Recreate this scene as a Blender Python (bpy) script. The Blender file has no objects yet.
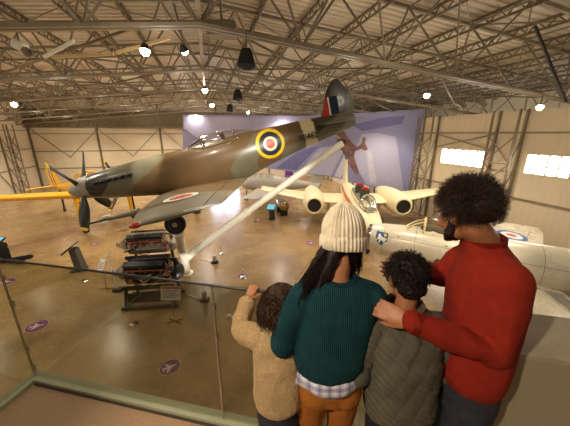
import bpy, bmesh, math, random
import numpy as np
from mathutils import Vector, Matrix, noise
random.seed(7)
C = bpy.context.scene.collection
PI = math.pi
V = Vector

# ------------------------------------------------------------ camera
F_PX = 268.0
PITCH = math.radians(16.46)
CAMZ = 5.30
MZ = 3.33            # balcony floor height
cam_d = bpy.data.cameras.new('camera')
cam = bpy.data.objects.new('camera', cam_d)
C.objects.link(cam)
cam.location = (0, 0, CAMZ)
cam.rotation_euler = (PI/2 - PITCH, 0, 0)
cam_d.sensor_width = 36
cam_d.lens = F_PX/570*36
cam_d.clip_start = 0.05
bpy.context.scene.camera = cam

# measured directions in the hall, used to work out where things stand
_c, _s = math.cos(PITCH), math.sin(PITCH)
def ray(px, py):
    dx = px-285; dy = py-213
    return V((dx, F_PX*_c-dy*_s, -(dy*_c+F_PX*_s)))
def atY(px, py, Y):
    r = ray(px, py); return V((0, 0, CAMZ)) + r*(Y/r.y)
def atZ(px, py, Z):
    r = ray(px, py); return V((0, 0, CAMZ)) + r*((Z-CAMZ)/r.z)
def hall(s, t, z):   # hall coordinates: s across, t along
    return V((s*.9641-t*.2656, s*.2656+t*.9641, z))

# ------------------------------------------------------------ materials
def lin(c):
    return tuple(((x/255)/12.92 if x/255 <= .04045 else ((x/255+.055)/1.055)**2.4) for x in c)
_mats = {}
def mat(name, rgb, rough=.6, metal=0., var=.12, scale=8., bump=0., bscale=60., emit=0., spec=.5, coat=0., rough_var=0., sheen=0.):
    if name in _mats: return _mats[name]
    m = bpy.data.materials.new(name); m.use_nodes = True
    nt = m.node_tree; b = nt.nodes['Principled BSDF']
    base = lin(rgb)
    tc = nt.nodes.new('ShaderNodeTexCoord')
    n = nt.nodes.new('ShaderNodeTexNoise'); n.inputs['Scale'].default_value = scale; n.inputs['Detail'].default_value = 5
    nt.links.new(tc.outputs['Object'], n.inputs['Vector'])
    r = nt.nodes.new('ShaderNodeValToRGB')
    r.color_ramp.elements[0].position = .3; r.color_ramp.elements[1].position = .7
    r.color_ramp.elements[0].color = tuple(x*(1-var) for x in base)+(1,)
    r.color_ramp.elements[1].color = tuple(min(1, x*(1+var)) for x in base)+(1,)
    nt.links.new(n.outputs['Fac'], r.inputs['Fac'])
    nt.links.new(r.outputs['Color'], b.inputs['Base Color'])
    b.inputs['Roughness'].default_value = rough
    b.inputs['Metallic'].default_value = metal
    b.inputs['Specular IOR Level'].default_value = spec
    b.inputs['Coat Weight'].default_value = coat
    if sheen:
        b.inputs['Sheen Weight'].default_value = sheen
        b.inputs['Sheen Roughness'].default_value = .5
    if rough_var:
        mr = nt.nodes.new('ShaderNodeMapRange')
        mr.inputs['To Min'].default_value = max(0, rough-rough_var); mr.inputs['To Max'].default_value = min(1, rough+rough_var)
        nt.links.new(n.outputs['Fac'], mr.inputs['Value']); nt.links.new(mr.outputs['Result'], b.inputs['Roughness'])
    if bump:
        n2 = nt.nodes.new('ShaderNodeTexNoise'); n2.inputs['Scale'].default_value = bscale; n2.inputs['Detail'].default_value = 4
        nt.links.new(tc.outputs['Object'], n2.inputs['Vector'])
        bp = nt.nodes.new('ShaderNodeBump'); bp.inputs['Strength'].default_value = bump; bp.inputs['Distance'].default_value = .02
        nt.links.new(n2.outputs['Fac'], bp.inputs['Height']); nt.links.new(bp.outputs['Normal'], b.inputs['Normal'])
    if emit:
        b.inputs['Emission Color'].default_value = base+(1,)
        b.inputs['Emission Strength'].default_value = emit
    _mats[name] = m
    return m

def mat_attr(name, rough=.35, metal=0., coat=.0, var=.1, scale=3.):
    """colour from a painted attribute (the aircraft's paint scheme) with mottled wear"""
    m = bpy.data.materials.new(name); m.use_nodes = True
    nt = m.node_tree; b = nt.nodes['Principled BSDF']
    a = nt.nodes.new('ShaderNodeAttribute'); a.attribute_name = 'paint'
    tc = nt.nodes.new('ShaderNodeTexCoord')
    n = nt.nodes.new('ShaderNodeTexNoise'); n.inputs['Scale'].default_value = scale; n.inputs['Detail'].default_value = 6
    nt.links.new(tc.outputs['Object'], n.inputs['Vector'])
    mr = nt.nodes.new('ShaderNodeMapRange'); mr.inputs['To Min'].default_value = 1-var; mr.inputs['To Max'].default_value = 1+var
    nt.links.new(n.outputs['Fac'], mr.inputs['Value'])
    mx = nt.nodes.new('ShaderNodeVectorMath'); mx.operation = 'SCALE'
    nt.links.new(a.outputs['Color'], mx.inputs[0]); nt.links.new(mr.outputs['Result'], mx.inputs['Scale'])
    nt.links.new(mx.outputs['Vector'], b.inputs['Base Color'])
    mr2 = nt.nodes.new('ShaderNodeMapRange'); mr2.inputs['To Min'].default_value = rough-.08; mr2.inputs['To Max'].default_value = rough+.12
    nt.links.new(n.outputs['Fac'], mr2.inputs['Value']); nt.links.new(mr2.outputs['Result'], b.inputs['Roughness'])
    b.inputs['Metallic'].default_value = metal; b.inputs['Coat Weight'].default_value = coat
    return m

def mat_knit(name, rgb, spacing, axis='X', strength=.9, rough=.9, cross=0., var=.15, warp=0.):
    """wool: parallel ribs as bump, fine fibre noise"""
    m = mat(name, rgb, rough=rough, var=var, scale=25, spec=.15)
    nt = m.node_tree; b = nt.nodes['Principled BSDF']
    tc = nt.nodes.new('ShaderNodeTexCoord')
    w = nt.nodes.new('ShaderNodeTexWave'); w.bands_direction = axis; w.inputs['Scale'].default_value = 1/(spacing*PI)*.5*PI/ (PI/2) * .5
    w.inputs['Scale'].default_value = .314/spacing
    w.inputs['Distortion'].default_value = warp; w.inputs['Detail'].default_value = 1
    nt.links.new(tc.outputs['Object'], w.inputs['Vector'])
    n = nt.nodes.new('ShaderNodeTexNoise'); n.inputs['Scale'].default_value = 300
    nt.links.new(tc.outputs['Object'], n.inputs['Vector'])
    ad = nt.nodes.new('ShaderNodeMath'); ad.operation = 'MULTIPLY_ADD'; ad.inputs[1].default_value = .4
    nt.links.new(n.outputs['Fac'], ad.inputs[0]); nt.links.new(w.outputs['Fac'], ad.inputs[2])
    h = ad.outputs[0]
    if cross:
        w2 = nt.nodes.new('ShaderNodeTexWave'); w2.bands_direction = 'Z'; w2.inputs['Scale'].default_value = .314/cross
        nt.links.new(tc.outputs['Object'], w2.inputs['Vector'])
        a2 = nt.nodes.new('ShaderNodeMath'); a2.operation = 'MULTIPLY_ADD'; a2.inputs[1].default_value = .5
        nt.links.new(w2.outputs['Fac'], a2.inputs[0]); nt.links.new(h, a2.inputs[2]); h = a2.outputs[0]
    bp = nt.nodes.new('ShaderNodeBump'); bp.inputs['Strength'].default_value = strength; bp.inputs['Distance'].default_value = .004
    nt.links.new(h, bp.inputs['Height']); nt.links.new(bp.outputs['Normal'], b.inputs['Normal'])
    return m

# ------------------------------------------------------------ mesh builder
def glass_mat(name, tint, refl=.1, rough=.02):
    m = bpy.data.materials.new(name); m.use_nodes = True; nt = m.node_tree; nt.nodes.clear()
    out = nt.nodes.new('ShaderNodeOutputMaterial'); mx = nt.nodes.new('ShaderNodeMixShader')
    t = nt.nodes.new('ShaderNodeBsdfTransparent'); t.inputs[0].default_value = tint+(1,)
    g = nt.nodes.new('ShaderNodeBsdfGlossy'); g.inputs['Roughness'].default_value = rough
    lw = nt.nodes.new('ShaderNodeLayerWeight'); lw.inputs[0].default_value = .35
    mr = nt.nodes.new('ShaderNodeMapRange'); mr.inputs['To Min'].default_value = refl*.4; mr.inputs['To Max'].default_value = min(1, refl*4)
    nt.links.new(lw.outputs['Fresnel'], mr.inputs['Value']); nt.links.new(mr.outputs[0], mx.inputs[0])
    nt.links.new(t.outputs[0], mx.inputs[1]); nt.links.new(g.outputs[0], mx.inputs[2]); nt.links.new(mx.outputs[0], out.inputs[0])
    return m
class MB:
    def __init__(s): s.v = []; s.f = []; s.m = []
    def add(s, vs, fs, mi=0):
        o = len(s.v); s.v += [tuple(x) for x in vs]; s.f += [tuple(i+o for i in f) for f in fs]; s.m += [mi]*len(fs); return s
    def box(s, c, d, rot=None, mi=0, bev=0.):
        c = V(c); hx, hy, hz = d[0]/2, d[1]/2, d[2]/2
        R = rot.to_3x3() if rot else Matrix.Identity(3)
        if bev <= 0:
            vs = [c+R@V((x*hx, y*hy, z*hz)) for x in (-1, 1) for y in (-1, 1) for z in (-1, 1)]
            return s.add(vs, [(0, 1, 3, 2), (4, 6, 7, 5), (0, 4, 5, 1), (2, 3, 7, 6), (0, 2, 6, 4), (1, 5, 7, 3)], mi)
        bm = bmesh.new(); bmesh.ops.create_cube(bm, size=1)
        for v in bm.verts: v.co = V((v.co.x*d[0], v.co.y*d[1], v.co.z*d[2]))
        bmesh.ops.bevel(bm, geom=bm.edges[:], offset=min(bev, min(d)*.45), segments=2, affect='EDGES')
        vs = [c+R@v.co for v in bm.verts]; bm.verts.index_update()
        fs = [[v.index for v in f.verts] for f in bm.faces]; bm.free()
        return s.add(vs, fs, mi)
    def bar(s, p, q, w, h=None, mi=0):
        p = V(p); q = V(q); d = q-p; L = d.length
        if L < 1e-6: return s
        h = h or w
        R = d.to_track_quat('Z', 'X').to_matrix()
        vs = [p+R@V((x*w/2, y*h/2, z*L)) for x in (-1, 1) for y in (-1, 1) for z in (0, 1)]
        return s.add(vs, [(0, 1, 3, 2), (4, 6, 7, 5), (0, 4, 5, 1), (2, 3, 7, 6), (0, 2, 6, 4), (1, 5, 7, 3)], mi)
    def tube(s, pts, rad, n=10, mi=0, cap=True, flat=1., flatdir=None):
        pts = [V(p) for p in pts]
        if not hasattr(rad, '__len__'): rad = [rad]*len(pts)
        rings = []; a = None
        for i, p in enumerate(pts):
            d = (pts[min(i+1, len(pts)-1)]-pts[max(i-1, 0)])
            d = d.normalized() if d.length > 1e-9 else V((0, 0, 1))
            if a is None:
                a = V(flatdir) if flatdir is not None else (V((0, 0, 1)) if abs(d.z) < .9 else V((1, 0, 0)))
            a = (a-d*a.dot(d)); a = a.normalized() if a.length > 1e-6 else d.orthogonal().normalized()
            b = d.cross(a)
            rings.append([p+(a*math.cos(t)*flat+b*math.sin(t))*rad[i] for t in [2*PI*k/n for k in range(n)]])
        return s.loft(rings, mi, cap)
    def loft(s, rings, mi=0, cap=True, closed=True):
        n = len(rings[0]); vs = [p for r in rings for p in r]; fs = []
        for i in range(len(rings)-1):
            for k in range(n if closed else n-1):
                k2 = (k+1) % n
                fs.append((i*n+k, i*n+k2, (i+1)*n+k2, (i+1)*n+k))
        if cap:
            fs.append(tuple(range(n))[::-1]); o = (len(rings)-1)*n; fs.append(tuple(o+k for k in range(n)))
        return s.add(vs, fs, mi)
    def lathe(s, prof, c=(0, 0, 0), axis=(0, 0, 1), n=24, mi=0, cap=True):
        c = V(c); R = V(axis).normalized().to_track_quat('Z', 'X').to_matrix()
        rings = [[c+R@V((r*math.cos(2*PI*k/n), r*math.sin(2*PI*k/n), z)) for k in range(n)] for r, z in prof]
        return s.loft(rings, mi, cap)
    def ell(s, c, r, R=None, nu=20, nv=12, mi=0):
        c = V(c); R = R.to_3x3() if R else Matrix.Identity(3)
        rings = []
        for j in range(nv+1):
            ph = -PI/2+PI*j/nv; cp = max(math.cos(ph), 1e-3)
            rings.append([c+R@V((r[0]*cp*math.cos(2*PI*k/nu), r[1]*cp*math.sin(2*PI*k/nu), r[2]*math.sin(ph))) for k in range(nu)])
        return s.loft(rings, mi, True)
    def prism(s, poly, axis_vec, mi=0):
        n = len(poly); a = V(axis_vec); p = [V(q) for q in poly]
        return s.add(p+[q+a for q in p], [tuple(range(n))[::-1], tuple(range(n, 2*n))]+[(k, (k+1) % n, n+(k+1) % n, n+k) for k in range(n)], mi)
    def mesh(s, name):
        me = bpy.data.meshes.new(name); me.from_pydata(s.v, [], s.f); me.update(); return me
    def build(s, name, mats, parent=None, smooth=True, angle=40, fix=True):
        me = s.mesh(name)
        if not isinstance(mats, (list, tuple)): mats = [mats]
        for m in mats: me.materials.append(m)
        if len(mats) > 1: me.polygons.foreach_set('material_index', s.m)
        if fix:
            bm = bmesh.new(); bm.from_mesh(me); bmesh.ops.recalc_face_normals(bm, faces=bm.faces[:]); bm.to_mesh(me); bm.free()
        if smooth:
            me.polygons.foreach_set('use_smooth', [True]*len(me.polygons))
            try: me.set_sharp_from_angle(angle=math.radians(angle))
            except Exception: pass
        o = bpy.data.objects.new(name, me); C.objects.link(o)
        if parent is not None: o.parent = parent
        return o

def tag(o, label=None, cat=None, group=None, kind=None):
    if label: o['label'] = label
    if cat: o['category'] = cat
    if group: o['group'] = group
    if kind: o['kind'] = kind
    return o
def thing(name, loc, label, cat, rot=(0, 0, 0), group=None, kind=None):
    o = bpy.data.objects.new(name, None); o.empty_display_size = .1; C.objects.link(o)
    o.location = loc; o.rotation_euler = rot
    return tag(o, label, cat, group, kind)
def copy_tree(o, parent=None):
    c = o.copy(); C.objects.link(c)
    if parent is not None: c.parent = parent
    for ch in list(o.children): copy_tree(ch, c)
    return c
def catmull(xs, ys, x):
    if x <= xs[0]: return ys[0]
    if x >= xs[-1]: return ys[-1]
    i = max(j for j in range(len(xs)-1) if xs[j] <= x)
    t = (x-xs[i])/(xs[i+1]-xs[i])
    def sl(j):
        if j <= 0: return (ys[1]-ys[0])/(xs[1]-xs[0])
        if j >= len(xs)-1: return (ys[-1]-ys[-2])/(xs[-1]-xs[-2])
        return (ys[j+1]-ys[j-1])/(xs[j+1]-xs[j-1])
    h = xs[i+1]-xs[i]
    return (2*t**3-3*t*t+1)*ys[i]+(t**3-2*t*t+t)*h*sl(i)+(-2*t**3+3*t*t)*ys[i+1]+(t**3-t*t)*h*sl(i+1)

# ------------------------------------------------------------ the hall
m_roof = mat('roof_sheet', (196, 184, 164), rough=.55, var=.08, scale=.6)
m_steel = mat('painted_steel', (134, 122, 100), rough=.5, var=.15, scale=3)
m_steel_d = mat('dark_steel', (112, 98, 74), rough=.55, var=.2, scale=3)
m_wall = mat('wall_cladding', (212, 196, 168), rough=.75, var=.05, scale=.5)
m_white = mat('white_paint', (240, 234, 218), rough=.35, var=.04)
m_black = mat('black_paint', (22, 21, 20), rough=.45, var=.2)
m_rubber = mat('rubber', (30, 28, 27), rough=.75, var=.2, scale=20)
m_chrome = mat('chrome', (200, 198, 190), rough=.18, metal=1, var=.1)

SL, SR, TF, TB = -17.0, 13.8, 33.0, -4.0
SE = 20.5            # the roof runs on past the window wall to the outer eaves
def z_chord(s): return 7.75-abs(s)*.098
def z_roof(s): return z_chord(s)+2.15

# ground floor: polished mottled concrete
def floor_mat():
    m = bpy.data.materials.new('polished_floor'); m.use_nodes = True
    nt = m.node_tree; b = nt.nodes['Principled BSDF']; L = nt.links.new
    tc = nt.nodes.new('ShaderNodeTexCoord')
    n = nt.nodes.new('ShaderNodeTexNoise'); n.inputs['Scale'].default_value = .55; n.inputs['Detail'].default_value = 7; n.inputs['Distortion'].default_value = 1.2
    L(tc.outputs['Object'], n.inputs['Vector'])
    r = nt.nodes.new('ShaderNodeValToRGB')
    e = r.color_ramp.elements
    e[0].position = .3; e[0].color = lin((134, 108, 70))+(1,)
    e[1].position = .72; e[1].color = lin((176, 146, 102))+(1,)
    L(n.outputs['Fac'], r.inputs['Fac'])
    # faint swirled trowel marks
    w = nt.nodes.new('ShaderNodeTexNoise'); w.inputs['Scale'].default_value = 2.2; w.inputs['Detail'].default_value = 4; w.inputs['Distortion'].default_value = 3
    L(tc.outputs['Object'], w.inputs['Vector'])
    mx = nt.nodes.new('ShaderNodeMix'); mx.data_type = 'RGBA'; mx.blend_type = 'MULTIPLY'; mx.inputs[0].default_value = .35
    r2 = nt.nodes.new('ShaderNodeValToRGB'); r2.color_ramp.elements[0].position = .35; r2.color_ramp.elements[0].color = (.62, .6, .56, 1); r2.color_ramp.elements[1].position = .6
    L(w.outputs['Fac'], r2.inputs['Fac']); L(r.outputs['Color'], mx.inputs[6]); L(r2.outputs['Color'], mx.inputs[7])
    L(mx.outputs[2], b.inputs['Base Color'])
    mr = nt.nodes.new('ShaderNodeMapRange'); mr.inputs['To Min'].default_value = .14; mr.inputs['To Max'].default_value = .34
    L(w.outputs['Fac'], mr.inputs['Value']); L(mr.outputs['Result'], b.inputs['Roughness'])
    bp = nt.nodes.new('ShaderNodeBump'); bp.inputs['Strength'].default_value = .12; bp.inputs['Distance'].default_value = .03
    L(w.outputs['Fac'], bp.inputs['Height']); L(bp.outputs['Normal'], b.inputs['Normal'])
    b.inputs['Specular IOR Level'].default_value = .55
    return m
g = MB(); g.prism([hall(SL, TB, -.2), hall(SE, TB, -.2), hall(SE, TF, -.2), hall(SL, TF, -.2)], (0, 0, .2))
tag(g.build('floor', floor_mat(), smooth=False), kind='structure')

# roof: profiled sheets, ribs running down each slope
for nm, sa, sb in (('ceiling', 0, SE+.2), ('ceiling', SL-.2, 0)):
    g = MB(); rings = []
    t = TB
    prof = []
    while t < TF+.3:
        prof += [(t, 0), (t+.12, 0), (t+.16, .05), (t+.28, .05)]; t += .32
    for s_ in (sa, sb): rings.append([hall(s_, t_, z_roof(s_)+d_+.1) for t_, d_ in prof])
    g.loft(rings, cap=False, closed=False)
    rf = g.build(nm, m_roof, smooth=False, fix=False); tag(rf, kind='structure')
    mod = rf.modifiers.new('thick', 'SOLIDIFY'); mod.thickness = .03; mod.offset = 1
    # purlins: small open joists running the length of the hall
    step = 1.75
    k = 0
    s_ = sa+.4 if sa >= 0 else sa+.6
    while s_ < sb-.2:
        g = MB(); zt = z_roof(s_)+.04; zb = zt-.26
        g.bar(hall(s_, TB, zt), hall(s_, TF, zt), .09, .05); g.bar(hall(s_, TB, zb), hall(s_, TF, zb), .07, .05)
        t = TB; i = 0
        while t < TF-.4:
            z0, z1 = (zb, zt) if i % 2 else (zt, zb)
            g.bar(hall(s_, t, z0), hall(s_, t+.28, z1), .035); t += .28; i += 1
        g.build('purlin', m_steel_d, rf, smooth=False)
        s_ += step

# walls
def wall_frame(o, pts, w, m): pass
def ribbed(name, p0, p1, z0, z1, inward, pitch=.3, holes=()):
    """profiled cladding wall from p0 to p1 (2-D), with window openings (u0,u1,z0,z1)"""
    p0 = V(p0); p1 = V(p1); d = (p1-p0); L = d.length; d.normalize(); nrm = V(inward).normalized()
    us = [0.]; u = 0
    while u < L: u += pitch/2; us.append(min(u, L))
    cuts = sorted(set([round(x, 3) for x in us]+[round(h[i], 3) for h in holes for i in (0, 1)]))
    zs = sorted(set([z0, z1]+[h[i] for h in holes for i in (2, 3)]))
    g = MB(); vid = {}
    vs = []; fs = []
    for i, u in enumerate(cuts):
        for z in zs:
            off = .0 if int(u/(pitch/2)+.5) % 2 else .015
            vid[(i, z)] = len(vs); vs.append(V((p0.x+d.x*u, p0.y+d.y*u, z))+V((nrm.x, nrm.y, 0))*off)
    for i in range(len(cuts)-1):
        for j in range(len(zs)-1):
            um = (cuts[i]+cuts[i+1])/2; zm = (zs[j]+zs[j+1])/2
            if any(h[0] < um < h[1] and h[2] < zm < h[3] for h in holes): continue
            fs.append((vid[(i, zs[j])], vid[(i+1, zs[j])], vid[(i+1, zs[j+1])], vid[(i, zs[j+1])]))
    g.add(vs, fs)
    o = g.build(name, m_wall, smooth=False, fix=False)
    mod = o.modifiers.new('thick', 'SOLIDIFY'); mod.thickness = .12; mod.offset = 0
    return tag(o, kind='structure')
def h2(s, t): p = hall(s, t, 0); return (p.x, p.y, 0)
uax = V((.9641, .2656, 0)); tax = V((-.2656, .9641, 0))
wins = [(7.25, 8.95, 3.55, 4.46), (10.9, 13.7, 3.55, 4.46), (16.2, 19.0, 3.55, 4.46), (2.6, 5.9, 3.55, 4.46)]
wr = ribbed('wall_right', h2(SR, TB), h2(SR, TF), 0, 6.3, -uax, holes=[(a-TB, b-TB, c, d) for a, b, c, d in wins])
wf = ribbed('wall_far', h2(SL, TF), h2(SE, TF), 0, 9.9, -tax, pitch=.9)
ribbed('wall_outer', h2(SE, TB), h2(SE, TF), 0, z_roof(SE)+.1, -uax, pitch=.9)
wl = ribbed('wall_left', h2(SL, TB), h2(SL, TF), 0, z_roof(SL)+.1, uax)
# windows: bright daylight behind frosted panes
m_day = mat('daylight_glazing', (255, 252, 244), rough=.4, var=.02, emit=11.)
m_frame = mat('window_frame_paint', (196, 182, 152), rough=.5)
for i, (a, b, c0, c1) in enumerate(wins):
    g = MB(); n = 6 if i in (1, 2) else 4
    for z in (c0, c1): g.bar(hall(SR-.02, a, z), hall(SR-.02, b, z), .09)
    for t in (a, b): g.bar(hall(SR-.02, t, c0), hall(SR-.02, t, c1), .09)
    for k in range(1, n):
        t = a+(b-a)*k/n; g.bar(hall(SR-.02, t, c0), hall(SR-.02, t, c1), .085, .06)
    w = g.build('window_%d' % (i+1), m_frame, smooth=False); tag(w, kind='structure')
    for k in range(n):
        t0 = a+(b-a)*k/n+.04; t1 = a+(b-a)*(k+1)/n-.04
        g = MB(); g.prism([hall(SR+.02, t0, c0+.04), hall(SR+.02, t1, c0+.04), hall(SR+.02, t1, c1-.04), hall(SR+.02, t0, c1-.04)], uax*.01)
        g.build('pane', m_day, w, smooth=False)
# far wall framing
g = MB()
for s_ in (-16.8, -11, -5, 1, 7, 13): g.bar(hall(s_, TF-.12, 0), hall(s_, TF-.12, 8.2), .16, .12)
g.build('wall_post', m_steel_d, wf, smooth=False)
g = MB()
for z in (1.9, 3.6, 5.3): g.bar(hall(SL, TF-.09, z), hall(SR, TF-.09, z), .07)
for a in (-16.8, -11, -5, 1, 7):
    g.bar(hall(a, TF-.1, 5.9), hall(a+3, TF-.1, 3.0), .06); g.bar(hall(a+6, TF-.1, 5.9), hall(a+3, TF-.1, 3.0), .06)
g.build('wall_girt', m_steel, wf, smooth=False)
# side walls: lattice columns
def lattice_column(s_, ta, tb, ztop, sgn, parent):
    g = MB()
    si = s_-sgn*.55
    for t in (ta, tb):
        g.bar(hall(s_-sgn*.1, t, 0), hall(s_-sgn*.1, t, ztop), .11)
        g.bar(hall(si, t, 0), hall(si, t, ztop), .08)
    z = .2; k = 0
    while z < ztop-1.2:
        z2 = z+1.25
        A, B = (ta, tb) if k % 2 == 0 else (tb, ta)
        g.bar(hall(si, A, z), hall(si, B, z2), .045); g.bar(hall(si, B, z), hall(si, A, z2), .045)
        for t in (ta, tb):
            g.bar(hall(si, t, z), hall(s_-sgn*.1, t, z2), .04)
        g.bar(hall(si, ta, z), hall(si, tb, z), .045)
        z = z2; k += 1
    return g.build('lattice_column', m_steel, parent, smooth=False)
for t0 in (4.5, 9.3, 14.2, 19.1, 24.0, 28.9):
    lattice_column(SR, t0, t0+1.2, z_chord(SR)-.05, 1, wr)
    lattice_column(SL, t0, t0+1.2, z_chord(SL), -1, wl)
g = MB()
for z in (5.35, 2.4): g.bar(hall(SR-.1, TB, z), hall(SR-.1, TF, z), .07)
for t0 in (10.5, 15.4, 20.3, 25.2):
    g.bar(hall(SR-.15, t0, 5.3), hall(SR-.15, t0+3.7, 4.5), .05); g.bar(hall(SR-.15, t0, 4.5), hall(SR-.15, t0+3.7, 5.3), .05)
g.build('wall_girt', m_steel, wr, smooth=False)
g = MB()
for z in (5.6, 3.9, 2.2): g.bar(hall(SL+.1, TB, z), hall(SL+.1, TF, z), .07)
for t0 in (10.5, 15.4, 20.3, 25.2):
    g.bar(hall(SL+.15, t0, .4), hall(SL+.15, t0+3.7, 5.3), .05); g.bar(hall(SL+.15, t0, 5.3), hall(SL+.15, t0+3.7, .4), .05)
g.build('wall_girt', m_steel, wl, smooth=False)

# header lattice beam across the top of the far wall
g = MB(); T0 = TF-.5
for z in (5.95, 7.5): g.bar(hall(SL, T0, z), hall(SR, T0, z), .14, .2)
s_ = SL; k = 0
while s_ < SR-.5:
    g.bar(hall(s_, T0, 5.95), hall(s_+.75, T0, 7.5), .07); g.bar(hall(s_+.75, T0, 5.95), hall(s_, T0, 7.5), .07); s_ += .75
g.build('header_beam', m_steel_d, wf, smooth=False)
g = MB(); g.box(hall((SL+SR)/2, TF-.2, 6.75), (SR-SL, .06, 1.6), Matrix.Rotation(math.atan2(.2656, .9641), 4, 'Z')); g.build('header_cladding', mat('header_brown', (132, 116, 88), rough=.7), wf, smooth=False)
# ------------------------------------------------------------ roof trusses: triangular lattice girders
def truss(t0, label, dens=2.5, w=.058):
    root = thing('roof_truss', hall(0, t0, z_chord(0)), label, 'roof truss', kind='structure')
    inv = Matrix.Translation(-root.location)
    n1 = int(round((SE)/dens)); n2 = int(round(-SL/dens))
    ss = [SL-SL*k/n2 for k in range(n2)]+[SE*k/n1 for k in range(n1+1)]
    P = lambda s_, dt, dz: hall(s_, t0+dt, z_chord(s_)+dz)-root.location
    g = MB(); 
    for a, b in ((SL, 0), (0, SE)):
        for dt in (-.09, .09): g.bar(P(a, dt, 0), P(b, dt, 0), .07, .11)
    g.build('bottom_chord', m_steel, root, smooth=False)
    for dt in (-.95, .95):
        g = MB()
        for a, b in ((SL, 0), (0, SE)): g.bar(P(a, dt, 2.0), P(b, dt, 2.0), .1, .12)
        g.build('top_chord', m_steel, root, smooth=False)
        g = MB()
        for i in range(len(ss)-1):
            a, b = ss[i], ss[i+1]; mid = (a+b)/2
            g.bar(P(a, 0, 0), P(mid, dt, 2.0), w, w*.6); g.bar(P(mid, dt, 2.0), P(b, 0, 0), w, w*.6)
        g.build('web', m_steel, root, smooth=False)
    g = MB()
    mids = [(ss[i]+ss[i+1])/2 for i in range(len(ss)-1)]
    for i, a in enumerate(mids):
        g.bar(P(a, -.95, 2.0), P(a, .95, 2.0), w*.8)
        if i < len(mids)-1:
            if i % 2: g.bar(P(a, -.95, 2.0), P(mids[i+1], .95, 2.0), w*.6)
            else: g.bar(P(a, .95, 2.0), P(mids[i+1], -.95, 2.0), w*.6)
    g.build('cross_brace', m_steel, root, smooth=False)
    return root
names = ['roof truss nearest the balcony, crossing above the fighter', 'second roof truss from the balcony', 'third roof truss from the balcony',
         'fourth roof truss from the balcony', 'fifth roof truss from the balcony', 'roof truss right before the far end wall']
TT = [7.6, 12.4, 17.2, 22.0, 26.8, 31.6]
for t0, nm in zip(TT, names): truss(t0, 'brown steel '+nm)
truss(2.8, 'brown steel roof truss directly above the balcony')
# long girders tying the trusses together
def tie(s_, label, h=2.0, d=1.2):
    root = thing('tie_girder', hall(s_, 18, z_chord(s_)), label, 'roof girder', kind='structure')
    g = MB(); P = lambda t, dz, ds=0: hall(s_+ds, t, z_chord(s_)+dz)-root.location
    for dz in (.12, h-.1): g.bar(P(TB, dz), P(TF, dz), .08, .1)
    g.build('chord', m_steel, root, smooth=False)
    g = MB(); t = 2.8
    while t < TF-1.2:
        g.bar(P(t, .12), P(t+d, h-.1), .05); g.bar(P(t, h-.1), P(t+d, .12), .05); t += d
    g.build('web', m_steel, root, smooth=False)
tie(0, 'brown lattice girder running the length of the roof ridge')
# wind bracing between trusses
br = thing('wind_bracing', hall(0, 10, 8.5), 'thin crossed steel rods bracing the roof between the trusses', 'roof bracing', kind='structure')
for i in range(len(TT)-1):
    g = MB()
    for s0 in (-12, -4, 3.5, 10):
        for sg in (1, -1):
            a = s0-sg*3; b = s0+sg*3
            a = max(SL+.2, min(SR-.2, a)); b = max(SL+.2, min(SR-.2, b))
            g.bar(hall(a, TT[i], z_chord(a)+.1)-br.location, hall(b, TT[i+1], z_chord(b)+.1)-br.location, .05)
    g.build('rod', m_steel_d, br, smooth=False)
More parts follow.
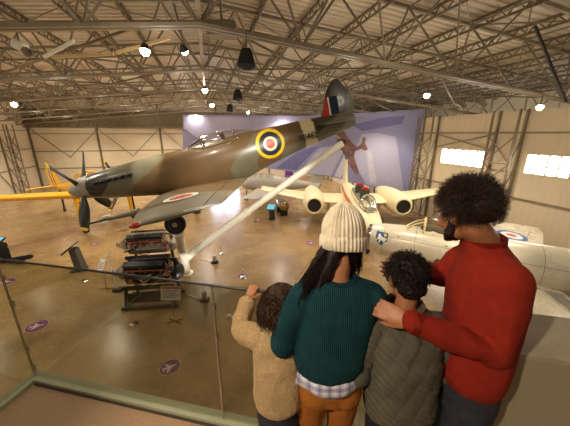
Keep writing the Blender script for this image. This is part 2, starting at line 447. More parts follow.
# ------------------------------------------------------------ aircraft helpers
def paint_mesh(o, fn):
    me = o.data
    at = me.color_attributes.new('paint', 'FLOAT_COLOR', 'POINT')
    buf = np.ones((len(me.vertices), 4), dtype=np.float32)
    for i, v in enumerate(me.vertices): buf[i, :3] = lin(fn(v.co))
    at.data.foreach_set('color', buf.ravel())
class Fus:
    """stations: d (behind nose), half width, top, bottom, exponent"""
    def __init__(s, st):
        s.st = st; s.x = [a[0] for a in st]
    def par(s, d):
        return [catmull(s.x, [a[i] for a in s.st], d) for i in (1, 2, 3, 4)]
    def pt(s, d, th):   # th 0 = left side (+y), pi/2 = top
        hw, zt, zb, n = s.par(d); hw = max(hw, .002); hh = max((zt-zb)/2, .002); zc = (zt+zb)/2
        c, si = math.cos(th), math.sin(th); e = 2/n
        return V((-d, hw*math.copysign(abs(c)**e, c), zc+hh*math.copysign(abs(si)**e, si)))
    def side(s, d, z, sg=1, off=.004):
        hw, zt, zb, n = s.par(d); hh = (zt-zb)/2; zc = (zt+zb)/2
        q = min(1, abs((z-zc)/hh)); y = hw*(1-q**n)**(1/n)
        return V((-d, sg*(y+off), z))
    def build(s, nm, m, parent, nd=160, nt=64, d0=None, d1=None, cap=True):
        d0 = s.x[0] if d0 is None else d0; d1 = s.x[-1] if d1 is None else d1
        g = MB(); g.loft([[s.pt(d0+(d1-d0)*i/nd, 2*PI*k/nt) for k in range(nt)] for i in range(nd+1)], cap=cap)
        return g.build(nm, m, parent)
    def disc(s, d, z, r0, r1, sg=1, off=.006, nr=3, na=40, sx=1.):
        vs = []; fs = []
        for j in range(nr+1):
            r = r0+(r1-r0)*j/nr
            for k in range(na):
                a = 2*PI*k/na; p = s.side(d+r*math.cos(a)*sx, z+r*math.sin(a), sg, off); vs.append(p)
        for j in range(nr):
            for k in range(na): fs.append((j*na+k, j*na+(k+1) % na, (j+1)*na+(k+1) % na, (j+1)*na+k))
        return vs, fs
    def patch(s, poly, sg=1, off=.006, res=.05):
        """flat polygon in (d,z) laid on the side surface: fan of a triangulated, subdivided polygon"""
        bm = bmesh.new(); vv = [bm.verts.new((p[0], p[1], 0)) for p in poly]; bm.faces.new(vv)
        bmesh.ops.triangulate(bm, faces=bm.faces[:])
        for _ in range(4):
            es = [e for e in bm.edges if e.calc_length() > res]
            if not es: break
            bmesh.ops.subdivide_edges(bm, edges=es, cuts=1, use_grid_fill=False); bmesh.ops.triangulate(bm, faces=bm.faces[:])
        bm.verts.index_update()
        vs = [s.side(v.co.x, v.co.y, sg, off) for v in bm.verts]; fs = [[v.index for v in f.verts] for f in bm.faces]; bm.free()
        return vs, fs
def af(t, th):   # airfoil half thickness at chord fraction t
    return 5*th*(.2969*math.sqrt(max(t, 0))-.126*t-.3516*t*t+.2843*t**3-.1036*t**4)
class Wing:
    """sections: y, x leading edge, chord, z, thickness ratio (left side, +y)"""
    def __init__(s, sec, sg=1): s.sec = sec; s.sg = sg; s.ys = [a[0] for a in sec]
    def par(s, y): return [catmull(s.ys, [a[i] for a in s.sec], y) for i in (1, 2, 3, 4)]
    def pt(s, y, t, up=1, off=0.):
        xl, c, z, th = s.par(y); return V((xl-c*t, s.sg*y, z+up*(af(t, th)*c+off)))
    def build(s, nm, m, parent, ny=40, nc=22, tipround=.12):
        g = MB(); rings = []
        y0, y1 = s.ys[0], s.ys[-1]
        ts = [.5-.5*math.cos(PI*k/nc) for k in range(nc+1)]
        for i in range(ny+1):
            y = y0+(y1-y0)*i/ny
            rings.append([s.pt(y, t, 1) for t in ts]+[s.pt(y, t, -1) for t in ts[-2:0:-1]])
        # rounded tip
        last = rings[-1]; c = sum(last, V())/len(last)
        for q in (.5, .86, 1.):
            k = math.sqrt(1-q*q) if q < 1 else .02
            zc = c.z
            rings.append([V((c.x+(p.x-c.x)*(1-(1-k)*.12), p.y+s.sg*tipround*q, zc+(p.z-zc)*max(k, .03))) for p in last])
        g.loft(rings)
        return g.build(nm, m, parent)
    def ring(s, y, x, r0, r1, up=1, off=.012, na=48, sy=1.):
        vs = []; fs = []
        for j, r in enumerate((r0, (r0+r1)/2, r1)):
            for k in range(na):
                a = 2*PI*k/na; yy = y+r*math.sin(a)*sy; xx = x+r*math.cos(a)
                xl, c, z, th = s.par(yy); vs.append(s.pt(yy, (xl-xx)/c, up, off))
        for j in range(2):
            for k in range(na): fs.append((j*na+k, j*na+(k+1) % na, (j+1)*na+(k+1) % na, (j+1)*na+k))
        return vs, fs
def decal(nm, vf, m, parent):
    g = MB(); g.add(*vf); o = g.build(nm, m, parent, fix=False); return o
def text_verts(txt, size, bold=False):
    cu = bpy.data.curves.new('t', 'FONT'); cu.body = txt; cu.size = size; cu.align_x = 'CENTER'; cu.align_y = 'CENTER'; cu.offset = .012*size if bold else 0
    o = bpy.data.objects.new('t', cu); C.objects.link(o)
    dg = bpy.context.evaluated_depsgraph_get(); dg.update()
    me = bpy.data.meshes.new_from_object(o.evaluated_get(dg))
    vs = [v.co.copy() for v in me.vertices]; fs = [tuple(p.vertices) for p in me.polygons]
    bpy.data.objects.remove(o); bpy.data.curves.remove(cu); bpy.data.meshes.remove(me)
    return vs, fs
def wheel(nm, c, r, w, parent, axis=(0, 1, 0)):
    g = MB(); g.lathe([(r*.55, -w*.42), (r*.8, -w*.5), (r*.96, -w*.38), (r, -w*.15), (r, w*.15), (r*.96, w*.38), (r*.8, w*.5), (r*.55, w*.42)], c, axis, 32)
    o = g.build(nm, m_rubber, parent)
    g = MB(); g.lathe([(r*.12, -w*.5), (r*.2, -w*.45), (r*.5, -w*.3), (r*.57, -w*.44), (r*.57, w*.44), (r*.5, w*.3), (r*.2, w*.45), (r*.12, w*.5)], c, axis, 24)
    ax = V(axis).normalized(); a0 = ax.orthogonal().normalized(); b0 = ax.cross(a0)
    for k in range(6):
        d = a0*math.cos(k*PI/3)+b0*math.sin(k*PI/3)
        for sg in (1, -1): g.ell(V(c)+d*r*.36+ax*sg*w*.37, (r*.08, r*.08, r*.05), nu=8, nv=6, mi=1)
    g.build('hub', [m_hub, m_black], o)
    return o
m_hub = mat('wheel_hub', (176, 170, 158), rough=.4, metal=.6)

# ============================================================ camouflaged fighter
sp = thing('fighter_aircraft', (-6.60, 8.0, 3.60), 'camouflaged green and brown propeller fighter mounted nose-down with tail raised on white struts', 'aircraft',
           rot=(0, math.radians(12.58), math.radians(189.27)))
F = Fus([(.72, .365, .33, -.37, 2), (1.1, .40, .38, -.47, 2.1), (1.7, .42, .42, -.58, 2.2), (2.4, .45, .45, -.72, 2.2), (3.1, .48, .46, -.86, 2.2), (3.8, .49, .47, -.95, 2.1),
         (4.6, .48, .50, -.97, 2.0), (5.3, .46, .52, -.90, 2.0), (6.1, .41, .51, -.68, 2), (6.9, .34, .50, -.50, 2), (7.6, .27, .50, -.36, 2), (8.3, .2, .46, -.24, 2), (8.9, .12, .40, -.14, 2), (9.3, .05, .32, -.05, 2)])
BRN, GRY, DRK, CRM = (100, 78, 50), (104, 99, 80), (60, 54, 42), (206, 192, 150)
def camo(co):
    d = -co.x; z = co.z; n = noise.noise(co*1.3)*.12
    if 7.44+n*.1 < d+.12*z < 7.86: return CRM
    if d < 3.1:
        edge = 1.75+1.25*max(0, min(1, (z+.5)/.9))**.8+.18*math.sin(z*5)+n
        if d > edge: return BRN
        if d < 1.05+.35*math.sin(z*4+1)+n and z < .35: return DRK
        return GRY
    lo = 5.15+.55*(z+.5)+.25*math.sin(z*4)+n
    if d < lo: return BRN
    if d < lo+.75-.2*z and z < .42: return GRY
    if d < 7.45:
        if z < -.12-.3*(6.9-d)*.2+n and d > 6.6: return GRY
        return BRN
    return GRY if z < .2+.5*(d-8.3) else DRK
spm = mat_attr('camouflage_paint', rough=.3, coat=.15, var=.12)
fo = F.build('fuselage', spm, sp, nd=260, nt=96); paint_mesh(fo, camo)
# spinner and propeller
g = MB(); g.lathe([(.005, 0), (.09, .05), (.17, .14), (.25, .28), (.31, .45), (.345, .6), (.36, .74)], (0, 0, 0), (-1, 0, 0), 40)
g.build('spinner', mat('spinner_grey', (158, 152, 138), rough=.35, var=.08), sp)
m_blade = mat('propeller_blade', (34, 31, 28), rough=.45, var=.25)
m_tip = mat('yellow_tip', (226, 190, 30), rough=.45)
def blade(parent, hub, ang, R, w, nm='propeller_blade', wk=1., mb=None, mt=None):
    # axis of the shaft is local x; ang measured from straight down towards -y
    rad = V((0, -math.sin(ang), -math.cos(ang))); tang = V((0, math.cos(ang), -math.sin(ang))); ax = V((1, 0, 0))
    sec = [(.14, .10, 70, .09), (.3, .55, 55, .055), (.5, .92, 42, .04), (.7, 1., 33, .03), (.87, .9, 26, .022), (.95, .72, 23, .018), (.99, .45, 22, .012), (1., .15, 22, .006)]
    def ringat(u):
        us = [a[0] for a in sec]; c = catmull(us, [a[1] for a in sec], u)*w/2; tw = math.radians(catmull(us, [a[2] for a in sec], u)); th = catmull(us, [a[3] for a in sec], u)
        cd = tang*math.cos(tw)+ax*math.sin(tw); nn = rad.cross(cd)
        return [hub+rad*R*u+cd*math.cos(t)*c+nn*math.sin(t)*th for t in [2*PI*k/14 for k in range(14)]]
    g = MB(); us = [.14+(.93-.14)*k/14 for k in range(15)]
    g.loft([ringat(u) for u in us]); b = g.build(nm, mb or m_blade, parent)
    g = MB(); g.loft([ringat(u) for u in (.93, .95, .97, .985, .995, 1.)]); g.build('blade_tip', mt or m_tip, b)
for k in range(4): blade(sp, V((-.47, 0, 0)), math.radians(-38)+k*PI/2, 1.42, .30)
# exhausts
for sg in (1, -1):
    for k in range(6):
        d = .98+k*.2; p = F.side(d, .09, sg, -.03); g = MB()
        g.tube([p, p+V((-.04, sg*.07, .0)), p+V((-.15, sg*.10, .015))], [.045, .05, .042], 10, flat=.8)
        g.build('exhaust_stack', mat('exhaust_iron', (38, 33, 30), rough=.6, metal=.5, var=.3), sp)
# wings
Wsec = [(.25, -2.40, 3.0, -.84, .13), (.8, -2.5, 2.85, -.80, .13), (1.6, -2.6, 2.65, -.74, .12), (2.4, -2.74, 2.42, -.68, .11), (3.2, -2.93, 2.12, -.62, .095), (3.9, -3.16, 1.78, -.57, .08), (4.2, -3.3, 1.58, -.55, .07)]
def wingpaint(co):
    n = noise.noise(co*.9)*.35; y = abs(co.y)
    if co.z < -.93+.06*y: return (150, 146, 132)
    q = math.sin(1.7*y+1.6*co.x+n*2)
    if y > 2.9+n: return (128, 122, 102)
    return (112, 90, 60) if q > -.2 else (128, 122, 102)
sw = {}
for sg, nm in ((1, 'left'), (-1, 'right')):
    W = Wing(Wsec, sg); sw[sg] = W
    o = W.build('wing', spm, sp, ny=70, nc=30); paint_mesh(o, wingpaint)
    for nm2, a, b, cc in (('roundel_blue', .30, .325, (60, 60, 72)), ('roundel_white', .2, .30, (232, 224, 206)), ('roundel_red', .0, .2, (176, 70, 44))):
        decal('roundel_ring', W.ring(2.6, -3.80, max(a, .001)*1.35, b*1.35), mat('paint_'+nm2, cc, rough=.4), o)
    g = MB(); tipp = W.pt(4.38, .05, 1)
    g.ell(W.pt(4.2, .04, 1, -.03)+V((0, sg*.06, 0)), (.12, .08, .05)); g.build('navigation_light', mat('red_lens' if sg > 0 else 'green_lens', (190, 30, 20) if sg > 0 else (20, 120, 60), rough=.15, coat=1), o)
    # cannon in its fairing with white covers
    c0 = V((-2.68, sg*2.25, -.69)); g = MB()
    g.tube([c0, c0+V((.35, 0, 0)), c0+V((.75, 0, 0))], [.085, .065, .045], 14); cn = g.build('cannon', mat('gun_fairing', (128, 122, 104), rough=.4), o)
    g = MB(); g.tube([c0+V((.72, 0, 0)), c0+V((1.2, 0, 0))], .022, 10); g.build('cannon_barrel', m_black, cn)
    g = MB(); g.box(c0+V((.78, .0, .07)), (.2, .12, .05), bev=.01); g.box(c0+V((.85, 0, -.07)), (.16, .12, .05), bev=.01); g.build('white_cover', m_white, cn)
    # aileron/flap hinge line
    g = MB()
    for y0, y1, tt in ((.9, 2.5, .8), (2.6, 4.15, .78)):
        pts = [W.pt(y0+(y1-y0)*k/10, tt, 1, .003) for k in range(11)]; g.tube(pts, .007, 5)
    g.build('hinge_line', mat('seam_dark', (48, 42, 34), rough=.7), o)
    # landing gear
    top = V((-3.25, sg*.85, -.80)); bot = V((-3.0, sg*1.0, -1.50))
    g = MB(); g.tube([top, bot], .055, 14); g.tube([top+(bot-top)*.45+V((-.04, 0, 0)), bot+V((-.06, 0, 0))], .025, 8)
    lg = g.build('gear_leg', m_hub, sp)
    g = MB(); g.box((top+bot)/2+V((0, sg*-.07, .05)), (.32, .03, .55), Matrix.Rotation(math.radians(-13), 4, 'Y'), bev=.012); g.build('gear_door', mat('gear_door_grey', (150, 146, 132), rough=.4), lg)
    wheel('wheel', bot+V((0, sg*.13, -.02)), .30, .19, sp)
# tail
T = Wing([(.05, -7.95, 1.05, .22, .09), (.6, -8.08, .93, .22, .09), (1.2, -8.3, .68, .22, .08), (1.55, -8.5, .42, .22, .07)])
for sg in (1, -1):
    T = Wing([(.05, -7.95, 1.15, .24, .09), (.6, -8.05, 1.02, .24, .09), (1.2, -8.25, .76, .24, .08), (1.55, -8.48, .45, .24, .07)], sg)
    o = T.build('tailplane', spm, sp); paint_mesh(o, lambda co: GRY if abs(co.y) > .7 else (92, 84, 62))
fin_prof = [(.30, 7.98, 9.22), (.45, 8.14, 9.32), (.6, 8.24, 9.36), (.8, 8.33, 9.32), (1.0, 8.40, 9.23), (1.2, 8.49, 9.10), (1.35, 8.60, 8.99), (1.44, 8.70, 8.93), (1.48, 8.78, 8.89)]
g = MB(); rings = []
for i in range(37):
    z = .30+(1.48-.30)*i/36; a = catmull([p[0] for p in fin_prof], [p[1] for p in fin_prof], z); b = catmull([p[0] for p in fin_prof], [p[2] for p in fin_prof], z); c = b-a
    ts = [.5-.5*math.cos(PI*k/16) for k in range(17)]
    rings.append([V((-(a+c*t), af(t, .085)*c, z)) for t in ts]+[V((-(a+c*t), -af(t, .085)*c, z)) for t in ts[-2:0:-1]])
g.loft(rings); o = g.build('fin', spm, sp)
paint_mesh(o, lambda co: DRK if (-co.x-8.0) < .95+.2*co.z and co.z > .42 else GRY)
for sg in (1, -1):
    for (a, b, c, nm) in ((0, .20, (176, 58, 40), 'red'), (.20, .245, (228, 220, 205), 'white'), (.245, .50, (36, 40, 58), 'blue')):
        g = MB(); vs = []; n = 8
        for j in range(n+1):
            z = .44+.56*j/n; f0 = catmull([p[0] for p in fin_prof], [p[1] for p in fin_prof], z)+.015; b0 = catmull([p[0] for p in fin_prof], [p[2] for p in fin_prof], z)
            if a == 0: xs = [f0, 8.24+b*1.1]
            else: xs = [8.24+a*1.1, 8.24+b*1.1]
            ch = b0-f0+.015
            for k in range(7):
                x = xs[0]+(xs[1]-xs[0])*k/6; vs.append(V((-x, sg*(af((x-f0+.015)/ch, .085)*ch+.006), z)))
        fs = [(j*7+k, j*7+k+1, (j+1)*7+k+1, (j+1)*7+k) for j in range(n) for k in range(6)]
        decal('flash_'+nm, (vs, fs), mat('flash_'+nm, c, rough=.75, spec=.2), o)
# fuselage roundel and serial
for sg in (1, -1):
    for nm2, a, b, cc in (('yellow', .36, .46, (222, 186, 40)), ('blue', .22, .36, (38, 42, 52)), ('white', .14, .22, (228, 220, 200)), ('red', .001, .14, (190, 68, 40))):
        decal('roundel_ring', F.disc(6.32, .03, a, b, sg), mat('paint_f_'+nm2, cc, rough=.4), fo)
    vs, fs = text_verts('TE462', .255, True)
    vs2 = [F.side(7.57+v.x*1.0, -.04+v.y, sg, .022) if sg > 0 else F.side(7.57-v.x, -.04+v.y, sg, .022) for v in vs]
    decal('serial_lettering', (vs2, fs), mat('letter_black', (30, 28, 26), rough=.5), fo)
# canopy: framed glass bubble ahead of the spine
m_glass = glass_mat('canopy_perspex', (.97, .97, .94), .12)
def hoop(d, h, hw, zb, n=20):
    return [V((-d, hw*math.cos(PI*k/n), zb+(h-zb)*math.sin(PI*k/n)**.85)) for k in range(n+1)]
cn = [(3.86, .50, .26, .30), (4.05, .60, .27, .32), (4.28, .71, .28, .34), (4.6, .74, .30, .36), (4.95, .73, .30, .38), (5.3, .69, .28, .40), (5.65, .62, .22, .42), (5.95, .54, .12, .44)]
fr = mat('canopy_frame', (96, 80, 56), rough=.4)
g = MB(); g.loft([hoop(*a) for a in cn[:3]], cap=False, closed=False); w_ = g.build('windscreen', m_glass, sp, fix=False)
g = MB(); g.tube(hoop(*cn[0]), .018, 8); g.tube(hoop(*cn[2]), .025, 8)
for k in (6, 14): g.tube([hoop(*a)[k] for a in cn[:3]], .018, 8)
g.build('windscreen_frame', fr, w_)
g = MB(); g.loft([hoop(*a) for a in cn[2:]], cap=False, closed=False); w_ = g.build('canopy', m_glass, sp, fix=False)
g = MB()
for i in (2, 5): g.tube(hoop(*cn[i]), .02, 8)
for k in (0, 20): g.tube([hoop(*a)[k] for a in cn[2:]], .022, 8)
g.build('canopy_frame', fr, w_)
g = MB(); g.box((-4.95, 0, .50), (.12, .34, .42), Matrix.Rotation(.15, 4, 'Y'), bev=.04); g.build('pilot_seat', mat('seat_leather', (70, 48, 34), rough=.7), sp)
# aerial mast, tail wheel, pitot
g = MB(); g.tube([(-8.55, 0, -.2), (-8.72, 0, -.42)], .035, 8); g.build('tail_wheel_leg', m_hub, sp)
wheel('tail_wheel', V((-8.74, 0, -.48)), .13, .08, sp)
g = MB(); g.tube([(-6.5, .15, -.5), (-6.62, .15, -.68)], [.025, .01], 8, flat=.4); g.build('aerial_stub', fr, sp)

# white display struts carrying it
M_sp = Matrix.Translation(sp.location) @ sp.rotation_euler.to_matrix().to_4x4()
ds = thing('display_struts', (-3.42, 8.9, 0), 'long white tubular display struts propping up the camouflaged fighter', 'display stand')
w1 = M_sp@V((-3.0, 1.13, -1.82)); tl = M_sp@V((-8.76, .02, -.46))
J = V((-3.42, 8.9, 0))
foot = V((w1.x-.75, w1.y+2.1, 0))
g = MB(); g.tube([foot-J, foot-J+(w1-foot)*.5, w1-J+V((0, 0, .01))], [.15, .15, .13], 20); g.build('vertical_post', m_white, ds)
jn = foot+(w1-foot)*.42; dirn = tl-jn
g = MB(); g.tube([jn-J, jn+dirn*.42-J], .14, 20); g.build('tail_strut', m_white, ds)
g = MB(); g.tube([jn+dirn*.40-J, tl+V((0, 0, -.06))-J], .115, 20); g.build('tail_strut', m_white, ds)
g = MB(); g.lathe([(.24, 0), (.24, .03), (.16, .05)], foot-J, n=32); g.build('base_plate', m_white, ds)

# ============================================================ silver jet, lower right
nz = V((3.0, 9.0, 1.78)); tl_ = V((7.75, 6.5, 1.62)); hd = math.atan2(nz.y-tl_.y, nz.x-tl_.x)
sj = thing('silver_jet', (nz.x, nz.y, nz.z), 'silver grey jet fighter with blue horse shield on its nose, parked below the balcony', 'aircraft', rot=(0, math.radians(-1.6), hd))
S = Fus([(0, .40, .42, -.42, 2), (.15, .47, .49, -.5, 2), (.8, .56, .57, -.6, 2.1), (1.6, .60, .62, -.66, 2.2), (2.6, .64, .64, -.68, 2.2), (3.6, .66, .68, -.68, 2.1), (5, .66, .70, -.66, 2), (6.4, .62, .68, -.6, 2), (8, .5, .6, -.45, 2), (9.6, .36, .5, -.25, 2), (10.3, .3, .44, -.2, 2)])
m_sil = mat('silver_dope', (222, 212, 188), rough=.27, metal=.12, var=.025, scale=1.5, rough_var=.06)
m_seam = mat('panel_seam', (120, 110, 92), rough=.6)
so = S.build('fuselage', m_sil, sj, nd=120, nt=64, cap=False)
g = MB(); g.lathe([(.41, 0), (.36, .02), (.34, .2), (.3, .6)], (-.0, 0, 0), (-1, 0, 0), 40, cap=True); g.build('intake_duct', m_black, sj)
g = MB(); g.lathe([(.39, .03), (.41, -.015), (.43, -.015), (.45, .03), (.475, .12)], (0, 0, 0), (-1, 0, 0), 48, cap=False); g.build('intake_lip', m_chrome, sj)
g = MB()
for d in (.55, 1.5, 3.3, 4.6, 6.2, 8): g.tube([S.pt(d, 2*PI*k/48)+V((0, 0, 0)) for k in range(49)], .006, 5)
for z in (.3, -.25): g.tube([S.side(.5+k*.2, z, 1, .0) for k in range(44)], .006, 5)
g.build('panel_line', m_seam, so)
for p in ((1.0, .35), (1.1, -.1), (2.35, .35), (5.9, .2), (6.05, .0), (5.95, -.15), (6.5, -.2)):
    g = MB(); g.ell(S.side(p[0], p[1], 1, 0), (.03, .008, .03), nu=10, nv=6); g.build('rivet_plug', mat('rust_mark', (150, 84, 50), rough=.6), so)
# shield
def sh(poly, c, nm, off, k=1.12, cx=.50, cz=.19):
    decal(nm, S.patch([(cx+x*k, cz+y*k) for x, y in poly], 1, off), mat('shield_'+nm, c, rough=.4), so)
sh([(-.17, .17), (.17, .17), (.17, -.02), (.11, -.12), (0, -.2), (-.11, -.12), (-.17, -.02)], (36, 92, 134), 'emblem_shield', .008)
sh([(-.15, -.06), (-.11, .02), (-.10, .09), (-.06, .13), (-.03, .08), (.02, .04), (.08, .05), (.12, .02), (.15, .06), (.14, -.02), (.10, -.04), (.12, -.12), (.08, -.12), (.05, -.05), (-.02, -.06), (-.04, -.14), (-.08, -.13), (-.06, -.05), (-.10, -.02), (-.12, -.07)], (236, 232, 220), 'emblem_horse', .014)
sh([(.03, .14), (.12, .15), (.14, .09), (.08, .07)], (222, 190, 60), 'emblem_crown', .014)
# canopy
def hoopS(d, h, hw, zb, n=20): return hoop(d, h, hw, zb, n)
cs = [(1.2, .62, .28, .50), (1.45, .84, .3, .52), (1.7, .97, .31, .54), (2.2, 1.0, .32, .55), (2.65, .95, .30, .56), (3.1, .82, .24, .58), (3.5, .72, .12, .62)]
frc = mat('cream_canopy_frame', (226, 208, 150), rough=.4)
g = MB(); g.loft([hoop(*a) for a in cs[:3]], cap=False, closed=False); w_ = g.build('windscreen', m_glass, sj, fix=False)
g = MB(); g.tube(hoop(*cs[2]), .03, 8); g.tube(hoop(*cs[0]), .02, 8)
for k in (6, 14): g.tube([hoop(*a)[k] for a in cs[:3]], .022, 8)
g.build('windscreen_frame', frc, w_)
g = MB(); g.loft([hoop(*a) for a in cs[2:]], cap=False, closed=False); w_ = g.build('canopy', m_glass, sj, fix=False)
g = MB(); g.tube(hoop(*cs[5]), .025, 8)
for k in (0, 20): g.tube([hoop(*a)[k] for a in cs[2:]], .03, 8)
g.build('canopy_frame', frc, w_)
g = MB(); g.box((-2.6, 0, .66), (.14, .36, .5), Matrix.Rotation(.2, 4, 'Y'), bev=.05); g.ell((-1.8, 0, .60), (.22, .2, .12)); g.ell((-2.2, 0, .6), (.3, .22, .12)); g.build('cockpit_seat', mat('cockpit_olive', (76, 68, 44), rough=.7), sj)
# wings
for sg in (1, -1):
    W = Wing([(.45, -2.35, 2.7, -.28, .12), (1.5, -2.9, 2.35, -.24, .11), (3.0, -3.7, 1.95, -.18, .10), (4.4, -4.45, 1.55, -.12, .09), (4.9, -4.75, 1.25, -.10, .08)], sg)
    o = W.build('wing', m_sil, sj)
    if sg < 0:
        pass
    for nm2, a, b, cc in (('blue', .34, .5, (60, 96, 150)), ('white', .17, .34, (236, 232, 222)), ('red', .001, .17, (206, 80, 56))):
        decal('roundel_ring', W.ring(3.2, -4.75, a, b), mat('jet_roundel_'+nm2, cc, rough=.4), o)
    g = MB(); g.tube([W.pt(.9+k*.3, .74, 1, .0) for k in range(12)], .008, 5); g.tube([W.pt(.9, .74+.02*k, 1, .0) for k in range(13)], .008, 5); g.build('flap_line', m_seam, o)
    g = MB(); g.loft([[W.pt(y, t, 1, .012) for t in (.78, .86, .94)] for y in (.95, 1.4, 1.9, 2.3)], cap=False, closed=False); g.build('flap_panel', mat('grey_flap', (140, 134, 122), rough=.4), o, fix=False)
    # intake at the wing root
    g = MB(); g.lathe([(.02, -.02), (.16, 0), (.22, .25), (.22, .9)], (0, 0, 0), (-1, 0, 0), 24); 
    gg = MB(); gg.ell((-2.9, sg*.62, -.18), (.75, .26, .30)); gg.build('wing_root_fairing', m_sil, o)
    gg = MB(); gg.ell((-2.26, sg*.68, -.2), (.16, .15, .15)); gg.build('root_intake', m_black, o)
    g = MB(); g.tube([(-3.5, sg*1.6, -.35), (-3.45, sg*1.7, -1.35)], .06, 12); g.build('gear_leg', m_hub, sj); wheel('wheel', V((-3.45, sg*1.82, -1.33)), .28, .16, sj)
    Tt = Wing([(.1, -8.9, 1.2, .9, .09), (1.9, -9.4, .7, .95, .08)], sg); Tt.build('tailplane', m_sil, sj)
g = MB(); g.loft([[V((-(8.4+.55*(z-.3)+c*t), sgn*af(t, .09)*c, z)) for t, sgn in [(k/10, 1) for k in range(11)]+[(k/10, -1) for k in range(9, 0, -1)]] for z, c in ((.3, 2.0), (1.0, 1.6), (1.6, 1.2), (1.9, .8))]); g.build('fin', m_sil, sj)
g = MB(); g.tube([(-1.1, 0, -.55), (-1.0, 0, -1.4)], .055, 12); g.build('gear_leg', m_hub, sj); wheel('nose_wheel', V((-1.0, 0, -1.40)), .22, .14, sj)

# ============================================================ cream twin-engine jet behind
mt = thing('twin_engine_jet', (3.75, 10.3, 1.6), 'cream twin-engine jet facing the viewer, orange stripe and open cockpit, behind the silver jet', 'aircraft', rot=(0, 0, math.radians(-93)))
m_crm = mat('cream_paint', (238, 222, 180), rough=.38, var=.05)
m_org = mat('orange_stripe', (204, 108, 56), rough=.45)
Mf = Fus([(0, .05, -.1, -.2, 2), (.3, .3, .12, -.38, 2), (.9, .48, .32, -.52, 2), (1.8, .6, .5, -.6, 2), (3, .66, .62, -.62, 2.1), (4.5, .66, .72, -.6, 2), (6.2, .5, .66, -.5, 2), (8, .3, .56, -.2, 2), (9.4, .12, .5, .1, 2)])
fo2 = Mf.build('fuselage', m_crm, mt, nd=90, nt=48)
for sg in (1, -1):
    vs = []; fs = []
    for i in range(40):
        d = .8+i*.19
        for j in range(4): vs.append(Mf.pt(d, (PI/2-sg*(PI/2-.42))-sg*.0+sg*(-.07+.09*j), )*1.0+V((0, sg*.006, .006)))
    fs = [(i*4+j, i*4+j+1, (i+1)*4+j+1, (i+1)*4+j) for i in range(39) for j in range(3)]
    decal('side_stripe', (vs, fs), m_org, fo2)
# open cockpit tub
g = MB(); pts = [(1.0, .14), (1.3, .32), (2.0, .42), (3.2, .44), (4.2, .38), (4.7, .18)]
rim = [V((-d, w, Mf.par(d)[1]+.0-.02)) for d, w in pts]+[V((-d, -w, Mf.par(d)[1]-.02)) for d, w in reversed(pts)]
n = len(rim)
g.loft([[p+V((0, 0, .06)) for p in rim], [V((p.x, p.y*.96, p.z+.10)) for p in rim], [V((p.x, p.y*.8, p.z+.07)) for p in rim]], cap=False)
g.build('cockpit_coaming', m_crm, mt)
g = MB(); g.prism([V((p.x, p.y*.85, p.z+.05)) for p in rim], (0, 0, .012)); g.build('cockpit_floor', mat('cockpit_grey_green', (112, 112, 92), rough=.6, var=.4, scale=9), mt)
g = MB(); g.loft([hoop(1.1, .60, .24, .40), hoop(1.4, .84, .30, .44), hoop(1.8, 1.0, .36, .50)], cap=False, closed=False); g.build('windscreen', m_glass, mt, fix=False)
g = MB(); g.tube(hoop(1.8, 1.0, .36, .50), .03, 8); g.tube(hoop(1.1, .60, .24, .4), .02, 8); g.tube([hoop(1.1, .60, .24, .4)[10], hoop(1.4, .84, .3, .44)[10], hoop(1.8, 1.0, .36, .5)[10]], .02, 8); g.build('windscreen_frame', m_hub, mt)
for d in (2.5, 3.7):
    g = MB(); g.box((-d, 0, .88), (.16, .42, .5), Matrix.Rotation(.15, 4, 'Y'), bev=.04); st = g.build('ejection_seat', mat('seat_olive', (74, 76, 60), rough=.7), mt)
    g = MB(); g.box((-d-.02, 0, 1.14), (.2, .3, .14), bev=.03); g.build('headrest', mat('red_headrest', (196, 30, 34), rough=.6), st)
for sg in (1, -1):
    W = Wing([(.4, -4.5, 2.7, -.1, .11), (2.3, -4.6, 2.5, -.02, .11), (4.0, -5.0, 1.9, .2, .10), (5.5, -5.5, 1.25, .42, .09)], sg)
    o = W.build('wing', m_crm, mt)
    g = MB(); g.ell(W.pt(5.5, .3, 1, -.05)+V((0, sg*.06, 0)), (.32, .1, .06)); g.build('wing_tip', m_org, o)
    NF = Fus([(0, .44, .44, -.44, 2), (.15, .53, .53, -.53, 2), (.7, .6, .6, -.6, 2), (1.8, .62, .62, -.62, 2), (3.2, .5, .5, -.5, 2), (4.4, .3, .3, -.3, 2)])
    nc = NF.build('engine_nacelle', m_crm, mt, nd=30, nt=48, cap=False); nc.location = (-3.6, sg*2.36, -.02)
    g = MB(); g.lathe([(.45, 0.01), (.36, -.03), (.31, .06), (.28, .8)], (0, 0, 0), (-1, 0, 0), 40); g.lathe([(.005, .35), (.1, .5), (.12, .8)], (0, 0, 0), (-1, 0, 0), 20)
    g.build('intake', mat('intake_dark', (26, 20, 16), rough=.6), nc)
    g = MB(); g.lathe([(.34, .02), (.385, -.05), (.45, -.03), (.49, .06)], (0, 0, 0), (-1, 0, 0), 40, cap=False); g.build('intake_lip', m_crm, nc)
    g = MB(); g.tube([(-4.9, sg*1.45, -.1), (-4.8, sg*1.5, -1.3)], .07, 12); g.build('gear_leg', m_hub, mt); wheel('wheel', V((-4.8, sg*1.62, -1.28)), .32, .2, mt)
g = MB(); g.tube([(-1.2, 0, -.5), (-1.1, 0, -1.35)], .06, 12); g.build('gear_leg', m_hub, mt); wheel('nose_wheel', V((-1.1, 0, -1.36)), .24, .14, mt)
